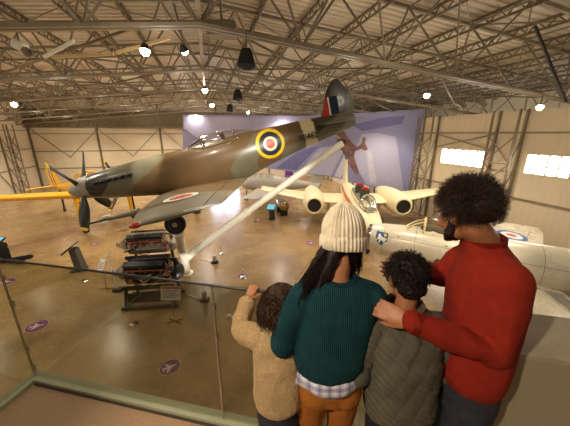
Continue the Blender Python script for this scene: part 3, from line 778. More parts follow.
g = MB(); g.loft([[V((-(7.2+.45*(z-.4)+c*t), sgn*af(t, .09)*c, z)) for t, sgn in [(k/10, 1) for k in range(11)]+[(k/10, -1) for k in range(9, 0, -1)]] for z, c in ((.4, 2.2), (1.2, 1.8), (1.8, 1.4), (2.0, 1.0))]); g.build('fin', m_crm, mt)

# ============================================================ yellow trainer behind the fighter's nose
yl = thing('yellow_trainer', (-8.9, 14.3, 2.6), 'yellow propeller trainer aircraft with striped fin standing behind the fighter nose', 'aircraft', rot=(0, math.radians(-7), math.radians(-30)))
m_yel = mat('yellow_paint', (238, 178, 18), rough=.35, var=.06, coat=.2)
Y = Fus([(0, .42, .4, -.4, 2), (.25, .55, .52, -.55, 2), (1.2, .56, .55, -.62, 2), (2.4, .5, .58, -.64, 2.2), (4, .44, .55, -.55, 2.2), (6, .3, .42, -.3, 2), (8, .14, .3, 0, 2), (8.6, .06, .26, .1, 2)])
yo = Y.build('fuselage', m_yel, yl, nd=60, nt=40)
g = MB(); g.lathe([(.004, -.35), (.1, -.3), (.17, -.15), (.18, .05)], (0, 0, 0), (-1, 0, 0), 24); g.build('spinner', m_yel, yl)
for k in range(3): blade(yl, V((.15, 0, 0)), math.radians(158)+k*2*PI/3, 1.5, .2, mb=mat('blade_brown', (74, 52, 38), rough=.5))
for sg in (1, -1):
    W = Wing([(.3, -1.5, 2.3, -.35, .18), (3.0, -1.55, 2.1, .02, .17), (5.4, -1.75, 1.7, .34, .15), (6.0, -1.9, 1.4, .42, .14)], sg); W.build('wing', m_yel, yl)
    T = Wing([(.05, -7.5, 1.2, .25, .1), (1.5, -7.7, .8, .25, .09)], sg); T.build('tailplane', m_yel, yl)
    g = MB(); g.loft([[V((-1.9+.22*math.cos(a)*(1-.3*k/5), sg*1.4+.14*math.sin(a), -.4-.36*k)) for a in [2*PI*q/14 for q in range(14)]] for k in range(5)]); g.build('gear_leg', m_yel, yl)
    wheel('wheel', V((-1.85, sg*1.4, -2.01)), .33, .2, yl)
    g = MB(); g.tube([(-1.62, sg*1.4, -.6), (-1.66, sg*1.4, -1.8)], .05, 8); g.build('gear_stripe', m_black, yl)
g = MB(); g.loft([[V((-(7.15+.5*(z-.2)+c*t), sgn*af(t, .09)*c, z)) for t, sgn in [(k/10, 1) for k in range(11)]+[(k/10, -1) for k in range(9, 0, -1)]] for z, c in ((.15, 1.8), (.7, 1.6), (1.2, 1.35), (1.6, 1.0), (1.72, .7))]); fy = g.build('fin', m_yel, yl)
for sg in (1, -1):
    for a, b, cc, nm in ((.28, .40, (150, 40, 36), 'red'), (.40, .52, (226, 220, 206), 'white'), (.52, .64, (44, 48, 80), 'blue')):
        vs = []; 
        for z, c in ((.3, 1.64), (.7, 1.5), (1.2, 1.25), (1.5, .95)):
            for t in (a, (a+b)/2, b): x = 7.15+.5*(z-.2)+c*t; vs.append(V((-x, sg*(af(t, .09)*c+.01), z)))
        decal('flash_'+nm, (vs, [(j*3+k, j*3+k+1, j*3+k+4, j*3+k+3) for j in range(3) for k in range(2)]), mat('yflash_'+nm, cc, rough=.4), fy)
g = MB(); g.loft([hoop(2.3, .62, .3, .42), hoop(2.7, .95, .33, .45), hoop(3.6, 1.02, .34, .46), hoop(4.5, .9, .3, .44), hoop(5.0, .62, .2, .42)], cap=False, closed=False); c_ = g.build('canopy', m_glass, yl, fix=False)
tg_ = MB(); tg_.tube([(-7.6, 0, .1), (-7.75, 0, -1.35)], .06, 10); tg_.build('tail_leg', m_black, yl); wheel('tail_wheel', V((-7.78, 0, -1.45)), .16, .1, yl)
g = MB()
for a in ((2.7, .95, .33, .45), (3.15, 1.0, .34, .45), (3.6, 1.02, .34, .46), (4.5, .9, .3, .44)): g.tube(hoop(*a), .025, 6)
g.build('canopy_frame', m_yel, c_)
# ------------------------------------------------------------ lamps hung from the trusses
m_lamp = mat('lamp_glow', (255, 232, 190), emit=60., var=.0)
m_lamp2 = mat('lamp_glow_soft', (255, 226, 176), emit=25., var=.0)
LAMPS = []
def lamp(p, tgt, size, label, power, glow=None, drop=.45, ang=120):
    t = thing('spotlight', p, label, 'lamp', group=None)
    d = (V(tgt)-V(p)).normalized()
    g = MB(); g.lathe([(size*.35, -size*1.1), (size*.6, -size*.9), (size*.8, -.02), (size, 0), (size*1.04, .02), (size*.95, .015), (size*.9, -.01)], (0, 0, 0), d, 24); g.build('housing', m_black, t)
    g = MB(); g.lathe([(size*.88, .004), (size*.5, .02), (.003, .03)], (0, 0, 0), d, 24, cap=False); g.ell(d*size*.25, (size*.8,)*3, nu=16, nv=10); g.build('lens', glow or m_lamp, t)
    g = MB(); g.bar((0, 0, size*.2), (0, 0, drop), .03); g.bar((-size, 0, size*.2), (size, 0, size*.2), .02, .03); g.build('bracket', m_steel_d, t, smooth=False)
    LAMPS.append((V(p)+d*.08, V(tgt), power, ang))
lamp(atY(145, 50, 7.35), (-3.5, 6, 0), .13, 'brightest round spotlight on the nearest truss, left of the roof ridge', 700, drop=.25)
lamp(atY(184, 50, 7.6), (-1, 13, 0), .11, 'second bright spotlight on the nearest truss, right beside the ridge', 420, drop=.2)
lamp(atY(14, 104, 16.5), (-12, 13, 0), .16, 'lone spotlight at the far left under the third truss', 500)
lamp(atY(205, 90, 16.3), (-3, 13, 0), .17, 'spotlight under the middle of the third truss', 500)
lamp(atY(212, 105, 21.5), (-4, 18, 0), .17, 'small spotlight under the middle of the fourth truss', 400)
lamp(atY(427, 95, 12.3), (4.5, 9.5, 1), .13, 'spotlight on the right roof slope above the silver jet', 700)
lamp(atY(248, 112, 27), (0, 24, 0), .17, 'tiny spotlight close to the far wall, above the banner', 300, m_lamp2)
lamp(atY(540, 107, 10.2), (6, 7, 1), .12, 'spotlight at the right edge, high on the truss above the windows', 500, m_lamp2)
lamp(atY(98, 126, 29.8), hall(-11, TF, 2), .2, 'wall washer lamp glowing at the top of the far wall', 2600, m_lamp2, drop=.6, ang=150)
for px, py, Y_, lb in ((20, 46, 7.4, 'unlit white floodlight at the left end of the nearest truss'), (460, 103, 11.6, 'unlit grey projector hanging left of centre on the right slope'), (480, 102, 11.2, 'unlit grey projector hanging beside the window wall truss'), (89, 98, 16.2, 'unlit dark projector under the third truss, left side')):
    t = thing('projector_lamp', atY(px, py, Y_), lb, 'lamp')
    g = MB(); g.box((0, 0, 0), (.3, .22, .2), Matrix.Rotation(.5, 4, 'Y'), bev=.03); g.build('housing', m_white if px == 20 else m_steel_d, t)
    g = MB(); g.lathe([(.09, 0), (.11, .1), (.1, .1), (.06, .02)], (.12, -.02, -.1), (.7, -.2, -.6), 18); g.build('lens_hood', m_steel, t)
    g = MB(); g.bar((0, 0, .08), (0, 0, .4), .03); g.build('bracket', m_steel_d, t, smooth=False)
def speaker(p, k, lb):
    t = thing('loudspeaker', p, lb, 'loudspeaker')
    g = MB(); a = .20*k; b = .13*k; h = .22*k
    g.loft([[V((x*a, y*a*.8, -h)) for x, y in ((-1, -1), (1, -1), (1, 1), (-1, 1))], [V((x*a*1.02, y*a*.82, -h*.6)) for x, y in ((-1, -1), (1, -1), (1, 1), (-1, 1))], [V((x*b, y*b*.8, h*.7)) for x, y in ((-1, -1), (1, -1), (1, 1), (-1, 1))], [V((x*b*.7, y*b*.6, h)) for x, y in ((-1, -1), (1, -1), (1, 1), (-1, 1))]])
    g.build('cabinet', m_black, t, smooth=False)
    g = MB(); g.lathe([(a*.7, -h-.01), (a*.5, -h+.01), (.01, -h+.02)], n=20); g.build('speaker_cone', m_rubber, t)
    g = MB(); g.bar((0, 0, h), (0, 0, h+.35), .025); g.build('hanger', m_steel_d, t, smooth=False)
speaker(atY(247, 59, 7.3), 1., 'large black loudspeaker hanging from the nearest truss')
speaker(atY(238, 95, 15.5), 1.2, 'middle black loudspeaker hanging further along the ridge')
speaker(atY(230, 108, 22), 1.2, 'smallest and farthest black loudspeaker along the ridge')
# lit truss chord pieces, their brightness put into pale bar colours; and dark pole
for a, b, Y_, w_, m_, nm, lb in (((44, 57), (74, 41), 7.2, .06, m_white, 'lit_chord_bar', 'pale bar coloured as lit chord, diagonal on the nearest truss, left of the spotlights'),
                             ((52, 57), (114, 54), 7.9, .07, mat('lit_chord_cream', (214, 186, 130)), 'lit_chord_bar', 'long cream bar coloured as lit chord, lying flat below the nearest truss'),
                             ((116, 53), (170, 38), 7.8, .07, mat('lit_chord_cream', (214, 186, 130)), 'lit_chord_bar', 'cream bar coloured as lit chord, sloping up behind the brightest spotlight'),
                             ((535, 26), (566, 102), 9.4, .06, m_black, 'hanger_pole', 'black pole slanting down between roof and truss at the right edge')):
    A = atY(a[0], a[1], Y_); B = atY(b[0], b[1], Y_); g = MB(); g.bar(A, B, w_)
    tag(g.build(nm, m_, smooth=False), lb, 'pole' if 'pole' in nm else 'batten')
g = MB(); c_ = atY(222, 30, 8.6); g.box(c_, (.8, .5, .35), bev=.02); g.bar(c_, c_+V((0, 0, .9)), .05); tag(g.build('air_heater', mat('heater_grey', (128, 118, 96))), 'grey box shaped heater mounted above the nearest truss by the ridge', 'heater')

# ------------------------------------------------------------ big printed banner
TL, TR_, BR, BM, BL = atY(183, 115, 24.4), atY(425, 109, 18.5), atY(408, 196, 18.5), atY(333, 177, 20.7), atY(183, 158, 24.4)
o0 = TL; ux = (TR_-TL); Lb = ux.length; ux.normalize(); uz = V((0, 0, 1))
nb = ux.cross(uz).normalized()
if nb.y > 0: nb = -nb
ux2 = V((ux.x, ux.y, 0)).normalized()
def onb(px, py, off=0.):
    r = ray(px, py); n0 = V((nb.x, nb.y, 0)).normalized()
    k = (TL-V((0, 0, CAMZ))).dot(n0)/r.dot(n0); return V((0, 0, CAMZ))+r*k+n0*off
t = thing('hanging_banner', (TL+TR_)/2, 'huge purple blue printed banner showing an aeroplane and light beams, hung behind the fighter tail', 'banner')
def bp(nm, pts, m, off, th=.012):
    g = MB(); g.prism([onb(x, y, off)-t.location for x, y in pts], nb*th); return g.build(nm, m, t, smooth=False)
def banner_mat():
    m = mat('banner_print', (146, 146, 190), rough=.75, var=.08, scale=.3); return m
bp('printed_fabric', [(183, 115), (304, 116), (425, 109), (416, 155), (408, 196), (333, 177), (250, 166), (183, 158)], banner_mat(), 0, .03)
m_b1 = mat('banner_light', (178, 176, 206), rough=.75, var=.05); m_b2 = mat('banner_pale', (198, 196, 216), rough=.75); m_b3 = mat('banner_dark', (112, 110, 162), rough=.75, var=.1)
bp('printed_beam', [(184, 117), (300, 118), (262, 150), (200, 140), (184, 128)], mat('banner_haze', (168, 168, 204), rough=.75, var=.05), .035)
bp('printed_beam', [(362, 134), (378, 133), (396, 137), (404, 193), (366, 184), (352, 160)], m_b1, .035)
bp('printed_beam', [(366, 150), (371, 150), (377, 184), (370, 182)], m_b2, .05)
bp('printed_beam', [(320, 148), (347, 143), (331, 176), (300, 172)], m_b1, .035)
bp('printed_beam', [(352, 152), (341, 178), (334, 176), (347, 150)], m_b2, .05)
bp('printed_cloud', [(352, 125), (380, 118), (405, 116), (402, 124), (380, 128), (362, 131)], m_b3, .035)
bp('printed_cloud', [(300, 150), (318, 146), (296, 170), (276, 168)], m_b3, .035)
bp('printed_aeroplane', [(336, 134), (344, 131), (348, 138), (357, 147), (361, 144), (363, 137), (366, 138), (365, 143), (368, 149), (366, 151), (361, 149), (355, 151), (354, 157), (359, 172), (357, 175), (346, 160), (343, 152), (338, 146)], mat('print_brown', (122, 88, 84), rough=.75, var=.35, scale=2), .05)

# ------------------------------------------------------------ floor stickers
m_pur = mat('sticker_purple', (92, 40, 100), rough=.35); m_pk = mat('sticker_pink', (222, 176, 190), rough=.4)
def sticker(px, py, r, lb, rot=.0):
    p = atZ(px, py, 0.004); t = thing('floor_sticker', p, lb, 'sticker', rot=(0, 0, rot))
    g = MB(); g.lathe([(r*.965, 0), (r*.965, .002)], n=48); g.build('disc', m_pur, t, smooth=False)
    g = MB(); g.lathe([(r*.96, 0), (r*.96, .003), (r, .003), (r, 0)], n=48, cap=False); g.build('white_ring', m_pk, t, smooth=False)
    k = r/.4; g = MB(); g.prism([V((x*k, y*k, .002)) for x, y in ((0, .27), (.035, .2), (.05, .08), (.24, -.12), (.24, -.17), (.05, -.1), (.04, -.2), (.1, -.25), (.1, -.28), (0, -.26), (-.1, -.28), (-.1, -.25), (-.04, -.2), (-.05, -.1), (-.24, -.17), (-.24, -.12), (-.05, .08), (-.035, .2))], (0, 0, .002)); g.build('aeroplane_symbol', m_pk, t, smooth=False)
sticker(170, 367, .235, 'round purple floor sticker with pale plane symbol, nearest below the glass', -1.0)
sticker(37, 326, .27, 'purple floor sticker left of centre, seen through the glass beside the corner post', -1.2)
sticker(6, 282, .28, 'purple floor sticker at the left edge behind the corner post', -1.2)
sticker(95, 244, .20, 'small purple floor sticker by the black lectern', -1.2)
sticker(310, 243, .24, 'purple floor sticker just left of the cream knitted hat', 1.4)
sticker(257, 220, .22, 'tiny purple floor sticker below the silver bomb', 1.4)
sticker(243, 276, .20, 'faint purple floor sticker above the little girl reaching hand', 1.4)
# small stencilled floor mark
g = MB()
for x0, w_, h_ in ((0, .06, .3), (.12, .3, .05), (.12, .05, .3), (.25, .05, .3), (.36, .05, .3)): g.box((x0+w_/2, h_/2, .003), (w_, h_, .003))
g.box((.2, -.12, .003), (.7, .03, .003)); o = g.build('floor_mark', m_black, smooth=False); o.location = atZ(119, 231, 0.002); tag(o, 'small black stencilled mark on the floor in front of the fighter nose', 'floor marking')

# ------------------------------------------------------------ aero engines on stands
m_iron = mat('engine_black', (30, 28, 27), rough=.4, metal=.4, var=.3, scale=12)
m_alu = mat('engine_alloy', (168, 160, 146), rough=.3, metal=.85, var=.15, scale=12)
m_redp = mat('engine_red', (170, 60, 40), rough=.4); m_cop = mat('copper_pipe', (184, 110, 70), rough=.3, metal=.8)
def v_engine(loc, rz, lb, dark):
    t = thing('aero_engine', loc, lb, 'engine', rot=(0, 0, rz))
    case = m_iron if dark else m_alu; cover = m_iron
    g = MB(); g.loft([[V((x, y*w_, z*h_-.05)) for y, z in ((-.2, -.18), (.2, -.18), (.28, 0), (.22, .14), (-.22, .14), (-.28, 0))] for x, w_, h_ in ((-.75, .6, .7), (-.68, 1, 1), (.55, 1, 1), (.68, .8, .9), (.8, .5, .7))])
    g.build('crankcase', case, t, angle=30)
    for sg in (1, -1):
        R = Matrix.Rotation(sg*math.radians(-30), 4, 'X'); q = R@V((0, 0, .32))
        g = MB(); g.box(V((-.05, 0, 0))+q, (1.2, .2, .34), R, bev=.02)
        for k in range(7): g.box(V((-.6+k*.19, 0, 0))+R@V((0, sg*.0, .32)), (.03, .24, .36), R)
        b = g.build('cylinder_bank', case, t, angle=30)
        q = R@V((0, 0, .53)); g = MB(); g.box(V((-.05, 0, 0))+q, (1.24, .24, .1), R, bev=.035); g.build('rocker_cover', cover, b)
        g = MB(); g.tube([V((-.62, 0, 0))+R@V((0, sg*.15, .42)), V((.52, 0, 0))+R@V((0, sg*.15, .42))], .022, 8)
        for k in range(6): g.tube([V((-.55+k*.19, 0, 0))+R@V((0, sg*.15, .42)), V((-.53+k*.19, 0, 0))+R@V((0, sg*.19, .36)), V((-.5+k*.19, 0, 0))+R@V((0, sg*.12, .28))], .012, 6)
        g.build('ignition_harness', m_redp if not dark else m_cop, b)
        for k in range(6):
            p = V((-.52+k*.19, 0, 0))+R@V((0, sg*.1, .26)); g = MB(); g.tube([p, p+V((0, sg*.1, .0)), p+V((-.06, sg*.17, .01))], [.035, .04, .035], 8); g.build('exhaust_port', m_iron if dark else m_chrome, b)
    g = MB(); g.lathe([(.08, 0), (.22, .02), (.24, .12), (.18, .2), (.12, .28), (.1, .4), (.03, .42)], (-.72, 0, .1), (-1, 0, 0), 28)
    for k in range(10):
        a = k*2*PI/10; g.ell((-.83, .2*math.cos(a), .1+.2*math.sin(a)), (.03, .02, .02), nu=8, nv=6)
    g.build('reduction_gear', m_alu if dark else m_chrome, t)
    g = MB(); g.lathe([(.16, 0), (.27, .05), (.28, .15), (.2, .25), (.1, .3)], (.72, 0, .05), (1, 0, 0), 28); g.build('supercharger', case, t)
    g = MB(); g.tube([(.85, 0, .2), (.8, 0, .45), (.5, 0, .5), (-.5, 0, .48)], [.08, .08, .06, .05], 12); g.build('induction_pipe', case, t)
    for k, (a, b, c) in enumerate((((-.6, -.28, -.1), (-.1, -.36, -.22), (.5, -.3, -.05)), ((-.4, -.26, .1), (0, -.34, .02), (.6, -.26, .12)), ((.62, -.2, -.2), (.7, -.35, .1), (.55, -.2, .4)))):
        g = MB(); g.tube([a, b, c], .02, 8); g.build('pipe', (m_cop, m_alu, m_redp)[k], t)
    rr = random.Random(3 if dark else 4)
    for k in range(16):
        a = V((rr.uniform(-.65, .7), -rr.uniform(.18, .34), rr.uniform(-.1, .3))); b = a+V((rr.uniform(-.3, .3), rr.uniform(-.08, .04), rr.uniform(-.1, .25))); c = b+V((rr.uniform(-.2, .2), .1, rr.uniform(-.1, .2)))
        g = MB(); g.tube([a, b, c], rr.uniform(.012, .03), 8); g.build('pipe', rr.choice((m_cop, m_alu, m_iron, m_chrome)), t)
    for k in range(8):
        a = V((rr.uniform(-.6, .7), -rr.uniform(.2, .3), rr.uniform(-.08, .15))); g = MB(); g.box(a, (rr.uniform(.06, .16), .12, rr.uniform(.06, .16)), Matrix.Rotation(rr.uniform(-.5, .5), 4, 'Y'), bev=.02); g.build('accessory', rr.choice((m_alu, m_iron, m_chrome)), t)
    return t
def stand(loc, rz, zt, lb):
    t = thing('engine_stand', loc, lb, 'stand', rot=(0, 0, rz))
    for y in (-.42, .42):
        g = MB(); g.bar((-.85, y, .07), (.85, y, .07), .09)
        g.build('base_rail', m_iron, t, smooth=False)
    for x in (-.7, .7):
        g = MB(); g.bar((x, -.42, .07), (x, .42, .07), .08); g.build('cross_rail', m_iron, t, smooth=False)
        for y in (-.42, .42):
            g = MB(); g.bar((x, y, .07), (x*.95, y*.75, zt), .08); g.build('leg', m_iron, t, smooth=False)
            g = MB(); g.lathe([(.05, -.03), (.06, 0), (.05, .03)], (x, y*1.05, .05), (0, 1, 0), 16); g.build('castor', m_rubber, t)
    for y in (-.32, .32):
        g = MB(); g.bar((-.78, y, zt), (.78, y, zt), .1); g.build('bearer', m_iron, t, smooth=False)
    g = MB(); g.box((0, -.36, zt-.32), (1.4, .03, .34), bev=.01); g.build('side_plate', m_iron, t)
    return t
P1 = atZ(163, 296, 0); P1 = V((P1.x-.12, P1.y-.3, 0))
stand(P1, .10, .72, 'black steel wheeled stand under the dark engine'); v_engine(P1+V((0, 0, 1.02)), .10, 'dark V12 aero engine on the nearer black stand', True)
P2 = V((-5.1, 9.35, 0))
stand(P2, .16, .95, 'black stand under the bright engine, half hidden behind the nearer engine'); v_engine(P2+V((0, 0, 1.26)), .16, 'bright metal V12 aero engine with red pipes, behind the dark engine', False)

# ------------------------------------------------------------ signs, lecterns, posts
m_sign = mat('sign_white', (222, 214, 198), rough=.5); m_txt = mat('print_grey', (96, 90, 84), rough=.6); m_scr = mat('screen_blue', (90, 170, 200), rough=.3, emit=.6)
def cross_sign(px, py, h, w_, hh, lb, red=True, rz=0., lean=.3):
    p = atZ(px, py, 0); t = thing('sign_post', (p.x, p.y, 0), lb, 'sign', rot=(0, 0, rz))
    g = MB(); g.tube([(0, 0, 0), (0, 0, h)], .014, 10); g.build('pole', m_chrome, t)
    g = MB()
    g.bar((-.2, -.1, .02), (.2, .1, .02), .03, .03); g.bar((-.2, .1, .02), (.2, -.1, .02), .03, .03); g.build('foot', m_chrome, t, smooth=False)
    R = Matrix.Rotation(-lean, 4, 'X'); c = V((0, -.02, h))
    g = MB(); g.box(c, (w_, .012, hh), R, bev=.004); s_ = g.build('panel', m_sign, t)
    if red:
        g = MB(); g.box(c+R@V((0, -.009, hh*.38)), (w_*.9, .004, hh*.14), R); g.build('red_heading', m_redp, s_, smooth=False)
    g = MB()
    for k in range(4): g.box(c+R@V((-w_*.08*(k % 2), -.009, hh*(.18-.15*k))), (w_*(.75-.12*(k % 2)), .004, hh*.05), R)
    g.build('text_lines', m_txt, s_, smooth=False)
    return t
cross_sign(175, 322, .98, .56, .40, 'white information sign with red heading on a crossed foot, in front of the dark engine')
cross_sign(107, 289, .95, .26, .42, 'narrow leaning white sign beside the black lectern', red=False, lean=.5, rz=-.3)
cross_sign(297, 221, .75, .26, .3, 'small white sign on a pole right of the silver bomb', red=False, lean=.8)
def stanchion(px, py, lb, h=.42, head=True, base=.12):
    p = atZ(px, py, 0); t = thing('barrier_post', (p.x, p.y, 0), lb, 'post')
    g = MB(); g.lathe([(base, 0), (base, .012), (base*.5, .03), (.02, .035)], n=24); g.build('base', m_chrome, t)
    g = MB(); g.tube([(0, 0, .03), (0, 0, h)], .012, 10); g.build('post', m_chrome, t)
    if head: g = MB(); g.lathe([(.01, h), (.028, h+.01), (.028, h+.05), (.01, h+.06)], n=16); g.build('cap', m_chrome, t)
stanchion(229, 317, 'low chrome barrier post directly left of the little girl')
stanchion(134, 324, 'low barrier post standing alone on the floor left of the engine sign', .3)
stanchion(84, 281, 'low barrier post in front of the black lectern', .36)
stanchion(243, 278, 'low chrome barrier post above and left of the girl hand', .32)
stanchion(221, 254, 'low barrier post behind the long white strut', .34)
stanchion(255, 222, 'tiny barrier post close to the black information stand', .3)
# uplighter boxes at the end of splayed legs
def uplight(px, py, lb, z=.0):
    p = atZ(px, py, 0); t = thing('floor_lamp', (p.x, p.y, 0), lb, 'lamp')
    g = MB(); g.box((0, 0, .05), (.28, .22, .1), bev=.02); g.build('base', m_black, t)
    g = MB(); g.box((0, 0, .24), (.13, .13, .28), bev=.02); g.build('housing', m_hub, t)
    g = MB(); g.ell((0, -.03, .36), (.06, .06, .04)); g.build('lens', m_white, t)
    g = MB(); g.bar((-.1, 0, .04), (-.75, .35, .04), .03); g.build('cable_cover', m_white, t, smooth=False)
uplight(205, 301, 'grey floor lamp with white cable cover, right of the dark engine')
uplight(215, 263, 'smaller grey floor lamp beside the long white strut')
# white pole with black shoe left of the engines
p = atZ(119, 291, 0); t = thing('barrier_stand', (p.x, p.y, 0), 'thin white upright arm on a black shoe, left of the dark engine', 'barrier')
g = MB(); g.box((0, 0, .06), (.34, .24, .12), bev=.02); g.build('shoe', m_black, t)
g = MB(); g.bar((-.05, 0, .1), (-.17, 0, 1.35), .05, .03); g.bar((-.17, 0, 1.3), (-.02, .1, 1.55), .04, .03); g.build('arm', m_white, t, smooth=False)
# black lectern
def lectern(px, py, lb, k=1., rz=0., screen=False):
    p = atZ(px, py, 0); t = thing('information_lectern', (p.x, p.y, 0), lb, 'lectern', rot=(0, 0, rz))
    g = MB(); g.box((0, 0, .02), (.5*k, .42*k, .04), bev=.01); g.build('foot', m_black, t)
    g = MB(); g.prism([V((-.06*k, -.2*k, .03)), V((.20*k, -.2*k, .03)), V((.06*k, -.2*k, .95*k)), V((-.14*k, -.2*k, .95*k))], (0, .4*k, 0)); g.build('upright', mat('lectern_grey', (66, 62, 56), rough=.35), t, smooth=False)
    R = Matrix.Rotation(math.radians(-38), 4, 'Y'); g = MB(); g.box((-.16*k, 0, .98*k), (.52*k, .62*k, .05), R, bev=.01); pn = g.build('panel', m_black, t)
    g = MB(); g.box(V((-.16*k, 0, .98*k))+R@V((0, 0, .03)), (.46*k, .56*k, .01), R); g.build('printed_face', m_scr if screen else m_txt, pn, smooth=False)
lectern(80, 270, 'black slanted information lectern left of the engines, facing the fighter nose', 1., .25)
lectern(272, 219, 'black information stand with pale blue panel beside the silver bomb', .85, 1.3, True)
lectern(197, 213, 'black information stand glimpsed below the fighter wing', .9, 1.2)
# kiosk at the left edge
p = atZ(5, 262, 0); t = thing('display_kiosk', (p.x, p.y, 0), 'black display kiosk with glowing screen and spread black feet, cut by the left edge', 'kiosk', rot=(0, 0, -.3))
g = MB(); g.box((0, 0, .45), (.42, .3, .9), Matrix.Rotation(.12, 4, 'Y'), bev=.03); g.build('body', m_black, t)
R = Matrix.Rotation(.5, 4, 'X'); g = MB(); g.box((-.02, -.1, 1.0), (.72, .5, .06), R, bev=.015); pn = g.build('screen_housing', m_black, t)
g = MB(); g.box(V((-.02, -.1, 1.0))+R@V((0, 0, .034)), (.66, .44, .008), R); g.build('screen', m_scr, pn, smooth=False)
g = MB(); g.box(V((-.02, -.1, 1.0))+R@V((0, -.2, .04)), (.66, .05, .008), R); g.build('screen_strip', mat('strip_magenta', (150, 70, 150)), pn, smooth=False)
for a in (.15, .95): g = MB(); g.box((.22+.42*math.cos(a), .42*math.sin(a), .09), (.8, .17, .17), Matrix.Rotation(a, 4, 'Z'), bev=.05); g.build('foot', m_black, t)
g = MB(); g.tube([(.30, .1, .1), (.30, .1, .62), (.22, .1, .72)], .02, 8); g.build('support_rod', m_black, t)
# silver bomb on a cradle
p = atZ(285, 217, 0); t = thing('silver_bomb', (p.x, p.y, .72), 'silver bomb with brass nose on a low cradle, behind the white strut', 'bomb', rot=(0, 0, math.radians(-75)))
g = MB(); g.lathe([(.30, .0), (.34, -.3), (.33, -.9), (.25, -1.5), (.12, -2.0), (.02, -2.1)], (0, 0, 0), (1, 0, 0), 32); g.build('body', mat('bomb_silver', (140, 134, 124), rough=.25, metal=.7), t)
g = MB(); g.lathe([(.30, 0), (.26, .12), (.16, .24), (.04, .3), (.005, .31)], (0, 0, 0), (1, 0, 0), 32); g.build('nose', mat('bomb_brass', (176, 150, 90), rough=.25, metal=.6), t)
for x in (-.3, -1.3): g = MB(); g.box((x, 0, -.5), (.1, .5, .44), bev=.02); g.build('cradle', m_black, t)
# propeller display behind the cream jet's left engine
p = atZ(316, 203, 0); p.y += 3; p.x *= 1.15
t = thing('display_propeller', (p.x, p.y, 0), 'dark propeller shown on a stand behind the cream jet left engine', 'propeller', rot=(0, 0, math.radians(-95)))
g = MB(); g.tube([(0, 0, 0), (0, 0, 2.5)], .06, 12); g.lathe([(.5, 0), (.5, .04), (.1, .08)], n=24); g.build('stand', m_black, t)
g = MB(); g.ell((.05, 0, 2.62), (.34, .26, .26)); g.build('hub', m_iron, t)
for k in range(2): blade(t, V((.1, 0, 2.62)), PI/2+k*PI, 1.55, .3)
# purple pop-up banner
p = atZ(289, 192, 0); t = thing('popup_banner', (p.x, p.y, 0), 'narrow purple pop-up banner in the distance above the silver bomb', 'banner')
g = MB(); g.box((0, 0, 1.1), (.75, .03, 2.1), bev=.01); b_ = g.build('printed_sheet', mat('popup_purple', (150, 84, 190), rough=.6, var=.1), t)
g = MB(); g.box((0, -.02, 1.3), (.5, .01, .6)); g.box((0, -.02, .6), (.4, .01, .3)); g.build('printed_panel', mat('popup_pale', (196, 150, 210)), b_, smooth=False)
g = MB(); g.box((0, 0, .05), (.8, .3, .1), bev=.02); g.build('foot', m_black, t)
# pale grey light aircraft in the distance
gl = thing('grey_aircraft', (-3.6, 21.6, 1.35), 'pale grey aircraft seen in the distance between the fighter belly and the white strut', 'aircraft', rot=(0, 0, math.radians(172)))
m_gy = mat('pale_grey_paint', (176, 170, 160), rough=.45)
GF = Fus([(0, .05, .05, -.05, 2), (.3, .4, .35, -.3, 2), (1.0, .6, .8, -.42, 2), (2.0, .65, .95, -.45, 2), (3.2, .55, .75, -.4, 2), (5, .3, .4, -.2, 2), (6.5, .08, .25, .05, 2)])
GF.build('fuselage', m_gy, gl, nd=40, nt=32)
for sg in (1, -1):
    W = Wing([(.3, -1.4, 1.5, -.25, .13), (4.5, -1.5, 1.1, -.05, .10)], sg); W.build('wing', m_gy, gl)
    W = Wing([(.05, -5.6, .8, .2, .1), (1.3, -5.7, .6, .2, .1)], sg); W.build('tailplane', m_gy, gl)
    g = MB(); g.tube([(-1.8, sg*.5, -.3), (-1.8, sg*.9, -1.1)], .04, 8); g.build('gear_leg', m_black, gl); wheel('wheel', V((-1.8, sg*.95, -1.1)), .24, .12, gl)
g = MB(); g.tube([(-.5, 0, -.3), (-.45, 0, -1.1)], .04, 8); g.build('nose_leg', m_black, gl); wheel('nose_wheel', V((-.45, .0, -1.13)), .2, .12, gl)
g = MB(); g.loft([[V((-(5.4+.5*z+c*t), sgn*af(t, .09)*c, z)) for t, sgn in [(k/8, 1) for k in range(9)]+[(k/8, -1) for k in range(7, 0, -1)]] for z, c in ((.1, 1.1), (1.2, .6))]); g.build('fin', m_gy, gl)
g = MB(); g.loft([[GF.pt(d, PI/2-.9+1.8*k/10)+V((0, 0, .01)) for k in range(11)] for d in (.9, 1.3, 1.8, 2.3, 2.8)], cap=False, closed=False); g.build('canopy', mat('canopy_smoked', (150, 140, 120), rough=.15), gl, fix=False)
# daylight doorway in the far wall
dp = hall(0.9, TF-.14, 0)
g = MB()
for a in (-.3, 3.1): g.bar(hall(a, TF-.16, 0), hall(a, TF-.16, 3.3), .14)
g.bar(hall(-.3, TF-.16, 3.3), hall(3.1, TF-.16, 3.3), .14); d_ = g.build('door_1', m_frame, smooth=False); tag(d_, kind='structure')
g = MB(); g.prism([hall(-.25, TF-.15, .05), hall(3.05, TF-.15, .05), hall(3.05, TF-.15, 3.25), hall(-.25, TF-.15, 3.25)], -tax*.01); g.build('daylit_panel', mat('cool_daylight', (214, 228, 255), emit=14., var=.0), d_, smooth=False)

